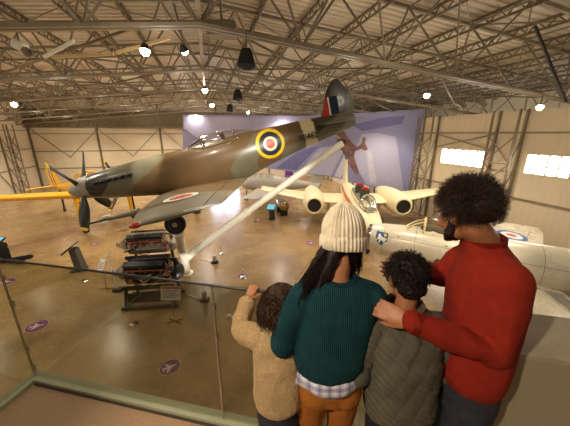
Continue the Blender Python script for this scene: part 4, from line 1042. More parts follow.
# ============================================================ the balcony
CPX, CPY = -2.08, 1.757
dx_, dy_ = .978, -.207; FD = V((dx_, dy_, 0)); BD = V((dy_, -dx_, 0))   # along the front edge; back towards the room
K0 = V((CPX, CPY, MZ))
m_carpet = mat('balcony_carpet', (184, 152, 120), rough=.95, var=.08, scale=60, bump=.3, bscale=400)
m_kerb = mat('kerb_paint', (176, 176, 146), rough=.5, var=.05)
def Bp(a, b, z=0): return K0+FD*a+BD*b+V((0, 0, z))
g = MB(); g.prism([Bp(-.02, -.02, -.25), Bp(6, -.02, -.25), Bp(6, 4.5, -.25), Bp(-.02, 4.5, -.25)], (0, 0, .25)); tag(g.build('floor', m_carpet, smooth=False), kind='structure')
g = MB(); g.prism([Bp(-.05, -.05, 0), Bp(6, -.05, 0), Bp(6, .035, 0), Bp(.035, .035, 0)], (0, 0, .035)); tag(g.build('trim_1', m_kerb, smooth=False), kind='structure')
g = MB(); g.prism([Bp(-.05, -.05, 0), Bp(.035, .035, 0), Bp(.035, 4.5, 0), Bp(-.05, 4.5, 0)], (0, 0, .035)); tag(g.build('trim_2', m_kerb, smooth=False), kind='structure')
g = MB(); g.prism([Bp(.035, .035, 0), Bp(6, .035, 0), Bp(6, .05, 0), Bp(.05, .05, 0)], (0, 0, .01)); g.build('trim_3', mat('dark_kerb_strip', (70, 62, 46)), smooth=False)['kind'] = 'structure'  # thin dark strip along the inner foot of the kerb
bal = thing('glass_balustrade', K0, 'clear glass balustrade with thin black handrail and chrome posts along the balcony edge', 'balustrade')
L0 = bal.location
m_bglass = glass_mat('balustrade_glass', (.80, .81, .75), .06)
m_rail = mat('handrail_black', (26, 24, 22), rough=.35)
PX_END = 3.08
posts = [0.0, 1.68, 3.06]
for i in range(2):
    a0, a1 = posts[i]+.008, posts[i+1]-.008
    g = MB(); g.box((Bp((a0+a1)/2, 0, .57)-L0), (a1-a0, .010, 1.07), Matrix.Rotation(math.atan2(dy_, dx_), 4, 'Z')); g.build('glass_panel', m_bglass, bal, smooth=False)
g = MB(); g.box((Bp(0, 1.18, .57)-L0), (2.35, .010, 1.07), Matrix.Rotation(math.atan2(dx_, -dy_), 4, 'Z')); g.build('glass_panel', m_bglass, bal, smooth=False)
for a in posts:
    g = MB(); g.tube([Bp(a, 0, .03)-L0, Bp(a, 0, 1.10)-L0], .0085, 10); pp = g.build('post', m_chrome, bal)
    for z in (.1, .3, .72, .95):
        g = MB(); g.tube([Bp(a, -.006, z-.02)-L0, Bp(a, -.006, z+.02)-L0], .015, 10); g.build('clamp', m_chrome, pp)
g = MB(); g.tube([Bp(-.01, 0, 1.105)-L0, Bp(PX_END, 0, 1.105)-L0], .008, 10); g.build('handrail', m_rail, bal)
g = MB(); g.tube([Bp(0, .01, 1.105)-L0, Bp(0, 2.4, 1.105)-L0], .011, 10); g.build('handrail', m_rail, bal)
# solid parapet right of the glass
m_par = mat('parapet_paint', (152, 138, 110), rough=.7, var=.04, scale=3)
a0 = 3.0
def wp(px, py, z): return atZ(px, py, z)
A1, A2 = V((1.02, .93, 0)), V((1.28, 1.20, 0)); dd = V((.975, -.222, 0))
pts = [A1-dd*.03, A1+dd*2.5, A2+dd*2.5, A2-dd*.22]
g = MB(); g.prism([V((p.x, p.y, MZ)) for p in pts], (0, 0, 1.045)); tag(g.build('wall_parapet', m_par, smooth=False), kind='structure')
cp = MB(); c4 = [A1-dd*.04+V((-.004, -.006, 0)), A1+dd*2.5+V((0, -.006, 0)), A2+dd*2.5, A2-dd*.23]
cp.prism([V((p.x, p.y, MZ+1.045)) for p in c4], (0, 0, .022)); tag(cp.build('trim_4', mat('parapet_cap', (160, 146, 118), rough=.55), smooth=False), kind='structure')
# ============================================================ people
class Sculpt:
    def __init__(s): s.g = MB()
    def ell(s, c, r, R=None): s.g.ell(c, r, R, 18, 12); return s
    def chain(s, pts, flat=1., fd=None):
        """pts: (pos, radius): tapered tube with ball joints"""
        P = [V(p[0]) for p in pts]; Rr = [p[1] for p in pts]
        s.g.tube(P, Rr, 16, flat=flat, flatdir=fd)
        for p, r_ in zip(P, Rr): s.g.ell(p, (r_*.99,)*3, None, 14, 10) if flat == 1. else None
        return s
    def loft(s, secs, n=28, sq=2.3):
        rings = []
        for c, a, b in secs:
            c = V(c); a = V(a); b = V(b)
            rings.append([c+a*math.copysign(abs(math.cos(t))**(2/sq), math.cos(t))+b*math.copysign(abs(math.sin(t))**(2/sq), math.sin(t)) for t in [2*PI*k/n for k in range(n)]])
        s.g.loft(rings); return s
    def finish(s, name, m, parent, voxel=.007, smooth=4, disp=None, org=None):
        me = s.g.mesh(name); bm = bmesh.new(); bm.from_mesh(me); bmesh.ops.recalc_face_normals(bm, faces=bm.faces[:]); bm.to_mesh(me); bm.free()
        o = bpy.data.objects.new(name+'_raw', me); C.objects.link(o)
        md = o.modifiers.new('r', 'REMESH'); md.mode = 'VOXEL'; md.voxel_size = voxel
        if smooth:
            sm = o.modifiers.new('s', 'SMOOTH'); sm.factor = .5; sm.iterations = smooth
        dg = bpy.context.evaluated_depsgraph_get(); dg.update()
        m2 = bpy.data.meshes.new_from_object(o.evaluated_get(dg)); bpy.data.objects.remove(o); bpy.data.meshes.remove(me)
        m2.name = name
        base = parent.location if parent is not None and parent.parent is None else V()
        if disp:
            nn = [v.normal.copy() for v in m2.vertices]
            for v, q in zip(m2.vertices, nn): v.co = v.co+q*disp(v.co, q)
        off = V(parent.matrix_world_loc) if hasattr(parent, 'matrix_world_loc') else base
        for v in m2.vertices: v.co = v.co-org
        m2.materials.clear(); m2.materials.append(m); m2.polygons.foreach_set('use_smooth', [True]*len(m2.polygons))
        ob = bpy.data.objects.new(name, m2); C.objects.link(ob); ob.parent = parent
        return ob
def frame(fwd, up=(0, 0, 1)):
    f = V(fwd).normalized(); r_ = f.cross(V(up)).normalized(); u = r_.cross(f)
    return Matrix((r_, f, u)).transposed()     # columns: right, forward, up
def sculpt_head(S, c, fwd, up=(0, 0, 1), k=1., ears=True):
    R = frame(fwd, up); c = V(c); P = lambda x, y, z: c+R@(V((x, y, z))*k)
    E = lambda p, r_: S.ell(P(*p), tuple(a*k for a in r_), R)
    E((0, -.012, .028), (.074, .092, .085)); E((0, .03, -.02), (.062, .066, .08)); E((0, .045, -.07), (.042, .045, .04))
    E((0, .03, -.06), (.056, .055, .05)); E((0, .1, -.018), (.012, .018, .026)); E((0, .106, -.03), (.015, .014, .012))
    E((0, .086, .03), (.05, .014, .012)); E((0, .09, -.06), (.024, .012, .007)); E((0, .086, -.072), (.02, .012, .008))
    for s_ in (1, -1):
        E((s_*.036, .072, -.028), (.02, .022, .02)); 
        if ears: E((s_*.077, -.008, -.012), (.009, .018, .03)); E((s_*.082, -.014, -.004), (.007, .018, .024))
    return R
def eyes(c, R, k, parent, org, skin):
    for s_ in (1, -1):
        p = V(c)+R@(V((s_*.031, .070, .008))*k)-org; g = MB(); g.ell(p, (.0125*k,)*3, R); e = g.build('eye', mat('eye_white', (226, 220, 212), rough=.2), parent)
        g = MB(); g.ell(p+R@V((0, .009*k, 0)), (.006*k, .004*k, .006*k), R); g.build('iris', mat('iris_brown', (52, 30, 18), rough=.15), e)
def sculpt_hand(S, w, d, nrm, side=1, k=1., curl=(.25, .3, .3), spread=.06, thumb=(.75, .6, -.25), thumb_curl=.3):
    """w wrist, d direction to the fingers, nrm back-of-hand normal, side +1: thumb on +x"""
    d = V(d).normalized(); n = V(nrm); n = (n-d*n.dot(d)).normalized(); x = d.cross(n)
    Rm = Matrix((x, d, n)).transposed(); w = V(w); P = lambda a, b, c_: w+Rm@(V((a*side, b, c_))*k)
    S.loft([(P(0, -.03, 0), Rm@V((.026*k, 0, 0)), Rm@V((0, 0, .020*k))), (P(0, .01, 0), Rm@V((.030*k, 0, 0)), Rm@V((0, 0, .018*k))), (P(0, .05, 0), Rm@V((.041*k, 0, 0)), Rm@V((0, 0, .016*k))), (P(0, .088, -.001), Rm@V((.040*k, 0, 0)), Rm@V((0, 0, .012*k)))], 20)
    for i, (bx, L) in enumerate(((.031, .070), (.0105, .078), (-.0105, .073), (-.030, .058))):
        a = 0.; p = V((bx, .084, .001)); pts = [(P(*p), .0098*k)]; sp = bx*spread/.03
        for j, q in enumerate((.45, .31, .24)):
            a += curl[j]; dv = V((math.sin(sp)*math.cos(a), math.cos(a)*math.cos(sp), -math.sin(a)))
            p = p+dv*L*q; pts.append((P(*p), (.0088, .0080, .0066)[j]*k))
        S.chain(pts)
    t = V(thumb).normalized(); p0 = V((.026, .018, -.004)); p1 = p0+t*.036; t2 = (t+V((-thumb_curl, .35, -.1))).normalized(); p2 = p1+t2*.030; t3 = (t2+V((-thumb_curl, .2, -.05))).normalized(); p3 = p2+t3*.024
    S.chain([(P(*p0), .015*k), (P(*p1), .0125*k), (P(*p2), .0105*k), (P(*p3), .008*k)])
    return Rm
def folds(amp=.004, sc=9., an=(1, 1, 1), seed=0.):
    def f(co, n):
        p = V((co.x*an[0], co.y*an[1], co.z*an[2]))*sc+V((seed, 0, 0))
        a = noise.noise(p); b = noise.noise(p*2.1+V((3, 1, 0)))
        return amp*((1-abs(a)*2.2)+.4*b)
    return f
def strands(name, roots, m, parent, org, seg=8, n=3):
    """roots: list of (list of points, r0, r1)"""
    g = MB()
    for pts, r0, r1 in roots:
        k = len(pts); g.tube([p-org for p in pts], [r0+(r1-r0)*i/(k-1) for i in range(k)], n, cap=False)
    return g.build(name, m, parent, fix=False)
def curl_strand(p, d, L, amp, turns, seg, grav=0., rnd=random):
    """a springy lock"""
    d = V(d).normalized(); a = d.orthogonal().normalized(); b = d.cross(a); ph = rnd.random()*6.28; pts = []
    for i in range(seg+1):
        t = i/seg; q = ph+t*turns*2*PI; pts.append(V(p)+d*L*t+(a*math.cos(q)+b*math.sin(q))*amp*min(1, t*3)+V((0, 0, -grav*L*t*t)))
    return pts
def hair_mat(nm, c, rough=.55):
    return mat(nm, c, rough=rough, var=.35, scale=60, spec=.22)
SK_F = mat('skin_warm', (176, 118, 80), rough=.5, var=.06, scale=30)
SK_M = mat('skin_tan', (166, 108, 72), rough=.5, var=.06, scale=30)
SK_C = mat('skin_child', (186, 124, 82), rough=.5, var=.05, scale=30)
def shoes(t, org, feet, fwd, m, L=.26, w=.045):
    f = V((fwd[0], fwd[1], 0)).normalized(); r_ = V((f.y, -f.x, 0))
    for c in feet:
        c = V(c); S = Sculpt(); z = MZ+.045
        S.loft([(c-f*L*.38+V((0, 0, z)), r_*w*.7, V((0, 0, .042))), (c-f*L*.3+V((0, 0, z+.01)), r_*w*.85, V((0, 0, .052))), (c+f*L*.05+V((0, 0, z)), r_*w, V((0, 0, .043))), (c+f*L*.4+V((0, 0, z-.01)), r_*w, V((0, 0, .033))), (c+f*L*.6+V((0, 0, z-.015)), r_*w*.6, V((0, 0, .025)))], 20)
        S.finish('shoe', m, t, .007, 2, org=org)
m_shoe = mat('shoe_leather', (52, 40, 34), rough=.5)
def Z(z): return MZ+z

# ---------------- woman in teal sweater and cream hat
O = V((.22, 1.06, MZ))
wo = thing('person', O, 'person in teal ribbed sweater, mustard trousers and cream knitted hat', 'person')
hc = atY(343, 231, 1.165); hf = V((.05, .95, -.22))
S = Sculpt(); R = sculpt_head(S, hc, hf, k=.98)
neckb = V((.24, 1.07, Z(1.33)))
S.chain([(neckb+V((0, .0, -.05)), .06), (neckb+V((0, .02, .03)), .053), (hc+R@V((0, -.03, -.07)), .052)])
pel = V((.215, 1.05, Z(.86)))
S.loft([(pel+V((0, 0, -.08)), (.15, 0, 0), (0, .105, 0)), (pel, (.155, 0, 0), (0, .10, 0)), (pel+V((0, 0, .18)), (.125, 0, 0), (0, .085, 0)), (pel+V((.01, 0, .34)), (.145, 0, 0), (0, .095, 0)), (V((.24, 1.07, Z(1.28))), (.15, 0, 0), (0, .075, 0)), (V((.24, 1.07, Z(1.34))), (.08, 0, 0), (0, .06, 0))])
LS, LE, LW = V((.075, 1.06, Z(1.255))), atY(283, 343, 1.02), V((-.02, 1.20, Z(1.04)))
RS, RE, RW = V((.405, 1.06, Z(1.255))), V((.455, 1.13, Z(1.0))), V((.36, 1.235, Z(1.15)))
S.chain([(LS, .048), (LE, .038), (LW, .026)]); S.chain([(RS, .048), (RE, .038), (RW, .026)])
sculpt_hand(S, LW, (-.3, .4, .5), (-.3, -.8, .5), side=-1, k=.88, curl=(.4, .4, .3))
sculpt_hand(S, RW, (-.3, .5, -.2), (0, -.3, 1), side=-1, k=.88, curl=(.5, .7, .5))
for sg in (1, -1):
    hp = pel+V((sg*.078, 0, -.06)); S.chain([(hp, .082), (V((pel.x+sg*.08, 1.07, Z(.46))), .055), (V((pel.x+sg*.08, 1.05, Z(.28))), .052), (V((pel.x+sg*.08, 1.05, Z(.09))), .036)])
    S.chain([(V((pel.x+sg*.08, 1.02, Z(.05))), .034), (V((pel.x+sg*.085, 1.16, Z(.04))), .03)])
body = S.finish('body', SK_F, wo, .0055, 2, org=O); eyes(hc, R, .98, body, O, SK_F)
S = Sculpt()
S.loft([(V((.205, 1.04, Z(.895))), (.150, 0, 0), (0, .118, 0)), (V((.205, 1.04, Z(.93))), (.160, 0, 0), (0, .128, 0)), (V((.21, 1.045, Z(.98))), (.178, 0, 0), (0, .135, 0)), (V((.225, 1.05, Z(1.1))), (.178, 0, 0), (0, .128, 0)),
        (V((.235, 1.06, Z(1.2))), (.185, 0, 0), (0, .118, 0)), (V((.24, 1.065, Z(1.27))), (.192, 0, 0), (0, .10, 0)), (V((.24, 1.07, Z(1.318))), (.155, 0, 0), (0, .082, 0)), (V((.24, 1.075, Z(1.345))), (.085, 0, 0), (0, .07, 0))], sq=2.4)
S.chain([(LS+V((.01, 0, .0)), .072), (LS.lerp(LE, .5)+V((-.012, 0, 0)), .068), (LE, .062), (LE.lerp(LW, .6), .052), (LW, .042)])
S.chain([(RS+V((-.01, 0, 0)), .072), (RS.lerp(RE, .5)+V((.008, 0, 0)), .066), (RE, .058), (RE.lerp(RW, .6), .05), (RW, .04)])
sw_ = S.finish('sweater', mat_knit('teal_knit', (24, 60, 66), .0085, 'X', .7, cross=.0, warp=.6), wo, .007, 5, folds(.0055, 7, (1, 1, .55)), O)
g = MB(); cc = V((.24, 1.075, Z(1.347))); g.tube([cc+V((.078*math.cos(a), .066*math.sin(a), .012*math.sin(a)+.004)) for a in [2*PI*k/30 for k in range(31)]], .012, 8)
for v_i in range(len(g.v)): g.v[v_i] = tuple(V(g.v[v_i])-O)
g.build('collar', mat_knit('teal_collar', (20, 52, 58), .006, 'X'), sw_)
# plaid shirt hem
def plaid():
    m = mat('plaid_shirt', (214, 210, 222), rough=.85, var=.03); nt = m.node_tree; b = nt.nodes['Principled BSDF']
    tc = nt.nodes.new('ShaderNodeTexCoord'); cur = None
    for ax, sc, col, f in (('X', 7., (.12, .14, .35, 1), .5), ('Z', 8., (.14, .14, .36, 1), .5), ('X', 21., (.5, .45, .6, 1), .35)):
        w = nt.nodes.new('ShaderNodeTexWave'); w.bands_direction = ax; w.inputs['Scale'].default_value = sc; nt.links.new(tc.outputs['Object'], w.inputs['Vector'])
        r = nt.nodes.new('ShaderNodeValToRGB'); r.color_ramp.elements[0].position = .55; r.color_ramp.elements[0].color = (1, 1, 1, 1); r.color_ramp.elements[1].position = .7; r.color_ramp.elements[1].color = col
        nt.links.new(w.outputs['Fac'], r.inputs['Fac'])
        mx = nt.nodes.new('ShaderNodeMix'); mx.data_type = 'RGBA'; mx.blend_type = 'MULTIPLY'; mx.inputs[0].default_value = f
        if cur is None: mx.inputs[6].default_value = lin((226, 220, 228))+(1,)
        else: nt.links.new(cur, mx.inputs[6])
        nt.links.new(r.outputs['Color'], mx.inputs[7]); cur = mx.outputs[2]
    nt.links.new(cur, b.inputs['Base Color']); return m
g = MB(); n = 60
def hemz(t): return .874-.022*max(0, -math.sin(t))+.008*math.sin(5*t)
g.loft([[V((.207+(.158+.006*k)*math.cos(t)*(1+.02*math.sin(9*t)), 1.04+(.122+.005*k)*math.sin(t)*(1+.02*math.sin(9*t)), MZ+(.91*(1-k/3)+hemz(t)*(k/3))))-O for t in [2*PI*q/n for q in range(n)]] for k in range(4)], cap=False)
sh_ = g.build('shirt_hem', plaid(), wo, fix=False)
md = sh_.modifiers.new('t', 'SOLIDIFY'); md.thickness = .003
# trousers
S = Sculpt()
S.loft([(pel+V((0, -.01, -.11)), (.155, 0, 0), (0, .115, 0)), (pel+V((0, -.012, -.04)), (.162, 0, 0), (0, .122, 0)), (pel+V((0, -.005, .03)), (.15, 0, 0), (0, .112, 0)), (pel+V((0, 0, .09)), (.135, 0, 0), (0, .10, 0))])
for sg in (1, -1):
    S.ell(pel+V((sg*.07, -.05, -.07)), (.082, .085, .09))
    S.chain([(pel+V((sg*.078, -.01, -.10)), .090), (V((pel.x+sg*.080, 1.06, Z(.60))), .078), (V((pel.x+sg*.082, 1.08, Z(.46))), .066), (V((pel.x+sg*.082, 1.05, Z(.28))), .060), (V((pel.x+sg*.082, 1.05, Z(.10))), .048)])
tr = S.finish('trousers', mat('mustard_twill', (158, 92, 18), rough=.85, var=.1, scale=20, bump=.2, bscale=500), wo, .007, 4, folds(.003, 12, (1, 1, .6)), O)
shoes(wo, O, [(pel.x-.08, 1.06, 0), (pel.x+.08, 1.06, 0)], (0, 1), m_shoe)
# knitted hat: ribbed crown and folded cuff
R = frame(hf); hat_c = hc+R@V((0, -.008, .0)); Hm = lambda p: hat_c+R@V(p)-O
m_hat = mat_knit('cream_wool', (240, 226, 200), .004, 'Z', .5)
def ribs(prof, nr, amp, nm, par):
    g = MB(); N = nr*6; rings = []
    for r_, z in prof:
        rings.append([Hm(((r_+amp*min(1, r_/.05)*abs(math.sin(nr*t/2)))*math.cos(t), (r_*1.1+amp*min(1, r_/.05)*abs(math.sin(nr*t/2)))*math.sin(t), z+.004*noise.noise(V((math.cos(t)*2, math.sin(t)*2, z*20))))) for t in [2*PI*k/N for k in range(N)]])
    g.loft(rings, cap=True); return g.build(nm, m_hat, par, angle=80)
hatp = [(.088, -.065), (.092, -.03), (.093, 0), (.091, .03), (.083, .058), (.069, .084), (.052, .105), (.034, .121), (.019, .131), (.007, .136), (.002, .137)]
ht = ribs(hatp, 34, .0075, 'hat', wo)
ribs([(.088, -.072), (.095, -.076), (.1, -.07), (.1015, -.05), (.1005, -.028), (.097, -.018), (.092, -.018)], 38, .0075, 'folded_cuff', ht)
# long dark hair
rnd = random.Random(3); hs = []
for i in range(750):
    side = -1 if rnd.random() < .74 else 1
    a = rnd.uniform(.35, 1.25)*side; base = hc+R@V((math.sin(a)*.078, -math.cos(a)*.088, rnd.uniform(-.07, -.04)))
    spread = rnd.uniform(0, 1)
    if side < 0: end = V((.10-.05*spread+rnd.gauss(0, .012), 1.05+rnd.uniform(-.06, .08), Z(1.29-.04*spread+rnd.gauss(0, .012))))
    else: end = V((.315+.03*spread+rnd.gauss(0, .01), 1.13+rnd.uniform(-.02, .06), Z(1.345+rnd.gauss(0, .015))))
    out = (base-hc); out.z = 0; mid = base.lerp(end, .5)+V((side*.012, -.012, .015))+V((rnd.gauss(0, .008),)*3)
    pts = []
    for k in range(9):
        t = k/8; p = base*(1-t)**2+mid*2*t*(1-t)+end*t*t; w_ = .004*math.sin(t*9+i*.7); pts.append(p+V((w_, w_*.6, 0)))
    hs.append((pts, .0016, .0008))
for i in range(420):
    a = rnd.uniform(-.75, .8); base = hc+R@V((math.sin(a)*.07, -math.cos(a)*.08, -.065)); end = base+V((rnd.uniform(-.055, .02), -.008, -rnd.uniform(.06, .13)))
    pts = [base.lerp(end, k/7)+V((.005*math.sin(k*.8+i), -.006*math.sin(k/7*3), 0)) for k in range(8)]; hs.append((pts, .0016, .0008))
strands('long_hair', hs, hair_mat('hair_dark', (34, 24, 20)), wo, O)
S = Sculpt()
S.chain([(hc+R@V((-.03, -.07, -.055)), .030), (hc+R@V((-.05, -.075, -.10)), .030), (V((.14, 1.03, Z(1.30))), .022)])
S.chain([(hc+R@V((.03, -.066, -.05)), .022), (hc+R@V((.04, -.065, -.09)), .014)])
for side, e in ((-1, V((.105, 1.10, Z(1.31)))), (1, V((.31, 1.15, Z(1.36))))):
    b = hc+R@V((side*.058, -.045, -.055)); S.chain([(b, .03), (b.lerp(e, .5), .034), (e, .022)])
S.finish('hair_mass', hair_mat('hair_dark', (34, 24, 20)), wo, .006, 3, folds(.006, 30, (1, 1, .3)), O)

# ---------------- girl in the cream coat
O = V((-.04, 1.06, MZ))
gi = thing('person', O, 'smallest person, curly brown hair, cream coat, one hand raised on the handrail', 'person')
hc = atY(281, 305, 1.13); hf = V((.1, .95, -.2))
S = Sculpt(); R = sculpt_head(S, hc, hf, k=.88)
nb_ = V((-.045, 1.085, Z(1.075))); S.chain([(nb_, .042), (hc+R@V((0, -.02, -.06)), .04)])
S.loft([(V((-.035, 1.05, Z(.62))), (.085, 0, 0), (0, .07, 0)), (V((-.035, 1.05, Z(.8))), (.08, 0, 0), (0, .065, 0)), (V((-.04, 1.06, Z(.95))), (.1, 0, 0), (0, .07, 0)), (V((-.045, 1.07, Z(1.04))), (.09, 0, 0), (0, .055, 0)), (nb_, (.045, 0, 0), (0, .04, 0))])
rail = K0+FD*1.935+V((0, 0, 1.105))
HS, HE, HW = V((-.135, 1.08, Z(1.02))), atY(241, 329, 1.20), rail+V((-.018, -.052, -.018))
S.chain([(HS, .033), (HE, .028), (HW, .02)])
hd_ = (rail+V((.012, -.004, .03))-HW).normalized()
sculpt_hand(S, HW, hd_, (-.25, -.85, .5), side=1, k=.68, curl=(.35, 1.1, .9), spread=.10, thumb=(.8, .55, -.35))
S.chain([(V((.05, 1.08, Z(1.02))), .033), (V((.08, 1.14, Z(.88))), .028), (V((.04, 1.22, Z(.98))), .02)]); sculpt_hand(S, V((.04, 1.22, Z(.98))), (-.3, .5, .5), (0, -1, .3), side=-1, k=.68, curl=(.4, .6, .6))
for sg in (1, -1): S.chain([(V((-.035+sg*.045, 1.05, Z(.6))), .055), (V((-.035+sg*.05, 1.06, Z(.34))), .042), (V((-.035+sg*.05, 1.05, Z(.07))), .03)])
body = S.finish('body', SK_C, gi, .0038, 2, org=O); eyes(hc, R, .88, body, O, SK_C)
S = Sculpt()
S.loft([(V((-.03, 1.05, Z(.665))), (.112, 0, 0), (0, .105, 0)), (V((-.03, 1.045, Z(.70))), (.122, 0, 0), (0, .112, 0)), (V((-.03, 1.05, Z(.82))), (.122, 0, 0), (0, .105, 0)), (V((-.035, 1.06, Z(.93))), (.118, 0, 0), (0, .095, 0)), (V((-.04, 1.07, Z(1.01))), (.112, 0, 0), (0, .082, 0)), (V((-.045, 1.08, Z(1.06))), (.075, 0, 0), (0, .065, 0)), (V((-.045, 1.085, Z(1.085))), (.055, 0, 0), (0, .052, 0))])
ww = HW+(HE-HW).normalized()*.035
S.chain([(HS+V((.01, 0, -.01)), .062), (HS.lerp(HE, .5)+V((0, 0, -.008)), .058), (HE, .053), (HE.lerp(ww, .5)+V((-.004, 0, 0)), .05), (ww, .046)])
S.chain([(V((.04, 1.08, Z(1.0))), .062), (V((.08, 1.14, Z(.88))), .055), (V((.05, 1.2, Z(.95))), .045)])
fl = mat('cream_fleece', (226, 190, 138), rough=.95, var=.14, scale=70, bump=1., bscale=220)
ct = S.finish('coat', fl, gi, .006, 4, lambda co, n: folds(.007, 9)(co, n)+.0025*noise.noise(co*90), O)
g = MB(); ax_ = (HW-HE).normalized(); g.lathe([(.040, -.012), (.047, -.006), (.047, .008), (.038, .012)], ww+ax_*.012-O, ax_, 28); g.build('sleeve_cuff', mat('cuff_cream', (220, 186, 134), rough=.9, bump=.6, bscale=200), ct)
S = Sculpt()
S.loft([(V((-.035, 1.05, Z(.56))), (.095, 0, 0), (0, .08, 0)), (V((-.035, 1.05, Z(.72))), (.09, 0, 0), (0, .075, 0))])
for sg in (1, -1): S.chain([(V((-.035+sg*.048, 1.05, Z(.58))), .062), (V((-.035+sg*.052, 1.06, Z(.34))), .05), (V((-.035+sg*.052, 1.05, Z(.08))), .042)])
S.finish('trousers', mat('navy_denim', (38, 40, 52), rough=.85, var=.2, scale=40, bump=.2, bscale=400), gi, .006, 3, folds(.003, 14), O)
shoes(gi, O, [(-.087, 1.07, 0), (.017, 1.07, 0)], (0, 1), m_shoe, .2, .036)
rnd = random.Random(5); hs = []
for i in range(2600):
    th = rnd.uniform(-PI, PI); ph = math.asin(rnd.uniform(-.35, 1)); d = V((math.cos(ph)*math.cos(th), math.cos(ph)*math.sin(th), math.sin(ph)))
    if d.y > .55 and d.z < .45: continue
    p = hc+R@(V((d.x*.066, d.y*.082-.01, d.z*.078+.022))); L = rnd.uniform(.06, .12)
    dw = R@V((d.x*.55, d.y*.5, d.z*.35-.25)); tgt = p+dw*L*.55+V((0, 0, -L*.55))
    pts = [];
    for k in range(11):
        t = k/10; q = p.lerp(tgt, t)+R@V((d.x, d.y, d.z))*.020*math.sin(t*PI*.75); fr_ = i*1.7+t*9+noise.noise(p*30)*6
        pts.append(q+V((math.cos(fr_), math.sin(fr_), math.sin(fr_*.7)*.5))*.009*min(1, t*3))
    hs.append((pts, .0026, .0012))
hr = strands('curly_hair', hs, hair_mat('hair_brown', (58, 38, 26)), gi, O)
S = Sculpt(); S.ell(hc+R@V((0, -.014, .028)), (.070, .086, .080), R); S.chain([(hc+R@V((0, -.04, 0)), .055), (hc+R@V((0, -.045, -.07)), .045)])
S.finish('hair_mass', hair_mat('hair_brown', (58, 38, 26)), gi, .006, 2, folds(.008, 34), O)

# ---------------- boy in the quilted jacket
O = V((.54, 1.0, MZ))
bo = thing('person', O, 'person with short dark hair in an olive grey quilted jacket', 'person')
hc = atY(407, 279, 1.11); hf = V((.05, .95, -.25))
S = Sculpt(); R = sculpt_head(S, hc, hf, k=.96)
nb_ = V((.545, 1.06, Z(1.21))); S.chain([(nb_+V((0, 0, -.03)), .048), (hc+R@V((0, -.025, -.06)), .045)])
S.loft([(V((.545, .99, Z(.66))), (.12, 0, 0), (0, .09, 0)), (V((.545, 1., Z(.85))), (.11, 0, 0), (0, .08, 0)), (V((.545, 1.02, Z(1.05))), (.13, 0, 0), (0, .085, 0)), (V((.545, 1.04, Z(1.15))), (.125, 0, 0), (0, .065, 0)), (nb_, (.05, 0, 0), (0, .05, 0))])
arms = {}
for sg in (1, -1):
    a = V((.545+sg*.155, 1.03, Z(1.13))); b = V((.545+sg*.205, 1.0, Z(.90))); c = V((.545+sg*.12, 1.17, Z(.98))); arms[sg] = (a, b, c)
    S.chain([(a, .04), (b, .032), (c, .022)]); sculpt_hand(S, c, (-sg*.3, .4, .4), (0, -.5, 1), side=-sg, k=.75, curl=(.5, .8, .5))
    S.chain([(V((.545+sg*.06, 1.0, Z(.68))), .07), (V((.545+sg*.065, 1.01, Z(.38))), .05), (V((.545+sg*.065, 1.0, Z(.08))), .035)])
body = S.finish('body', SK_M, bo, .0045, 2, org=O); eyes(hc, R, .94, body, O, SK_M)
S = Sculpt()
S.loft([(V((.545, .985, Z(.705))), (.150, 0, 0), (0, .115, 0)), (V((.545, .985, Z(.74))), (.156, 0, 0), (0, .12, 0)), (V((.545, .99, Z(.85))), (.150, 0, 0), (0, .115, 0)), (V((.545, 1.0, Z(1.0))), (.152, 0, 0), (0, .112, 0)), (V((.545, 1.02, Z(1.1))), (.158, 0, 0), (0, .10, 0)), (V((.545, 1.035, Z(1.165))), (.135, 0, 0), (0, .085, 0)), (V((.545, 1.05, Z(1.20))), (.08, 0, 0), (0, .068, 0))], sq=2.4)
for sg in (1, -1):
    a, b, c = arms[sg]; S.chain([(a+V((-sg*.02, 0, -.01)), .064), (a.lerp(b, .5), .062), (b, .058), (b.lerp(c, .6), .052), (c, .044)])
def quilt(co, n):
    u = co.x*.75+co.z+.006*math.sin(co.z*40); v = co.x-co.z*.5
    q = abs(math.sin(u*PI/.036))**.5*.0045+abs(math.sin(v*PI/.075))**.5*.003
    return q*1.4+folds(.005, 8)(co, n)
mj = mat('olive_quilt', (84, 79, 64), rough=.8, var=.12, scale=14, bump=.2, bscale=300)
jk = S.finish('jacket', mj, bo, .0055, 3, quilt, O)
g = MB(); cc = V((.545, 1.055, Z(1.215)))
g.loft([[cc+V((r_*1.15*math.cos(a), r_*.95*math.sin(a), z+.008*math.sin(a)))-O for a in [2*PI*k/36 for k in range(36)]] for r_, z in ((.066, -.025), (.070, .012), (.078, .016), (.086, -.014), (.084, -.026), (.066, -.03))], cap=False)
g.build('collar', mat('collar_corduroy', (98, 88, 66), rough=.9, bump=.4, bscale=200), jk)
g = MB(); g.loft([[V((.545+.1585*math.cos(a), .985+.1225*math.sin(a), Z(z)))-O for a in [2*PI*k/48 for k in range(48)]] for z in (.675, .68)], cap=False)
S = Sculpt()
S.loft([(V((.545, .99, Z(.60))), (.125, 0, 0), (0, .10, 0)), (V((.545, .99, Z(.75))), (.12, 0, 0), (0, .09, 0))])
for sg in (1, -1): S.chain([(V((.545+sg*.062, .995, Z(.62))), .08), (V((.545+sg*.066, 1.01, Z(.38))), .06), (V((.545+sg*.066, 1.0, Z(.09))), .046)])
S.finish('trousers', mat('black_trousers', (22, 21, 24), rough=.85, var=.2), bo, .007, 3, folds(.003, 12), O)
shoes(bo, O, [(.48, 1.02, 0), (.61, 1.02, 0)], (0, 1), m_shoe, .22, .04)
rnd = random.Random(8); hs = []
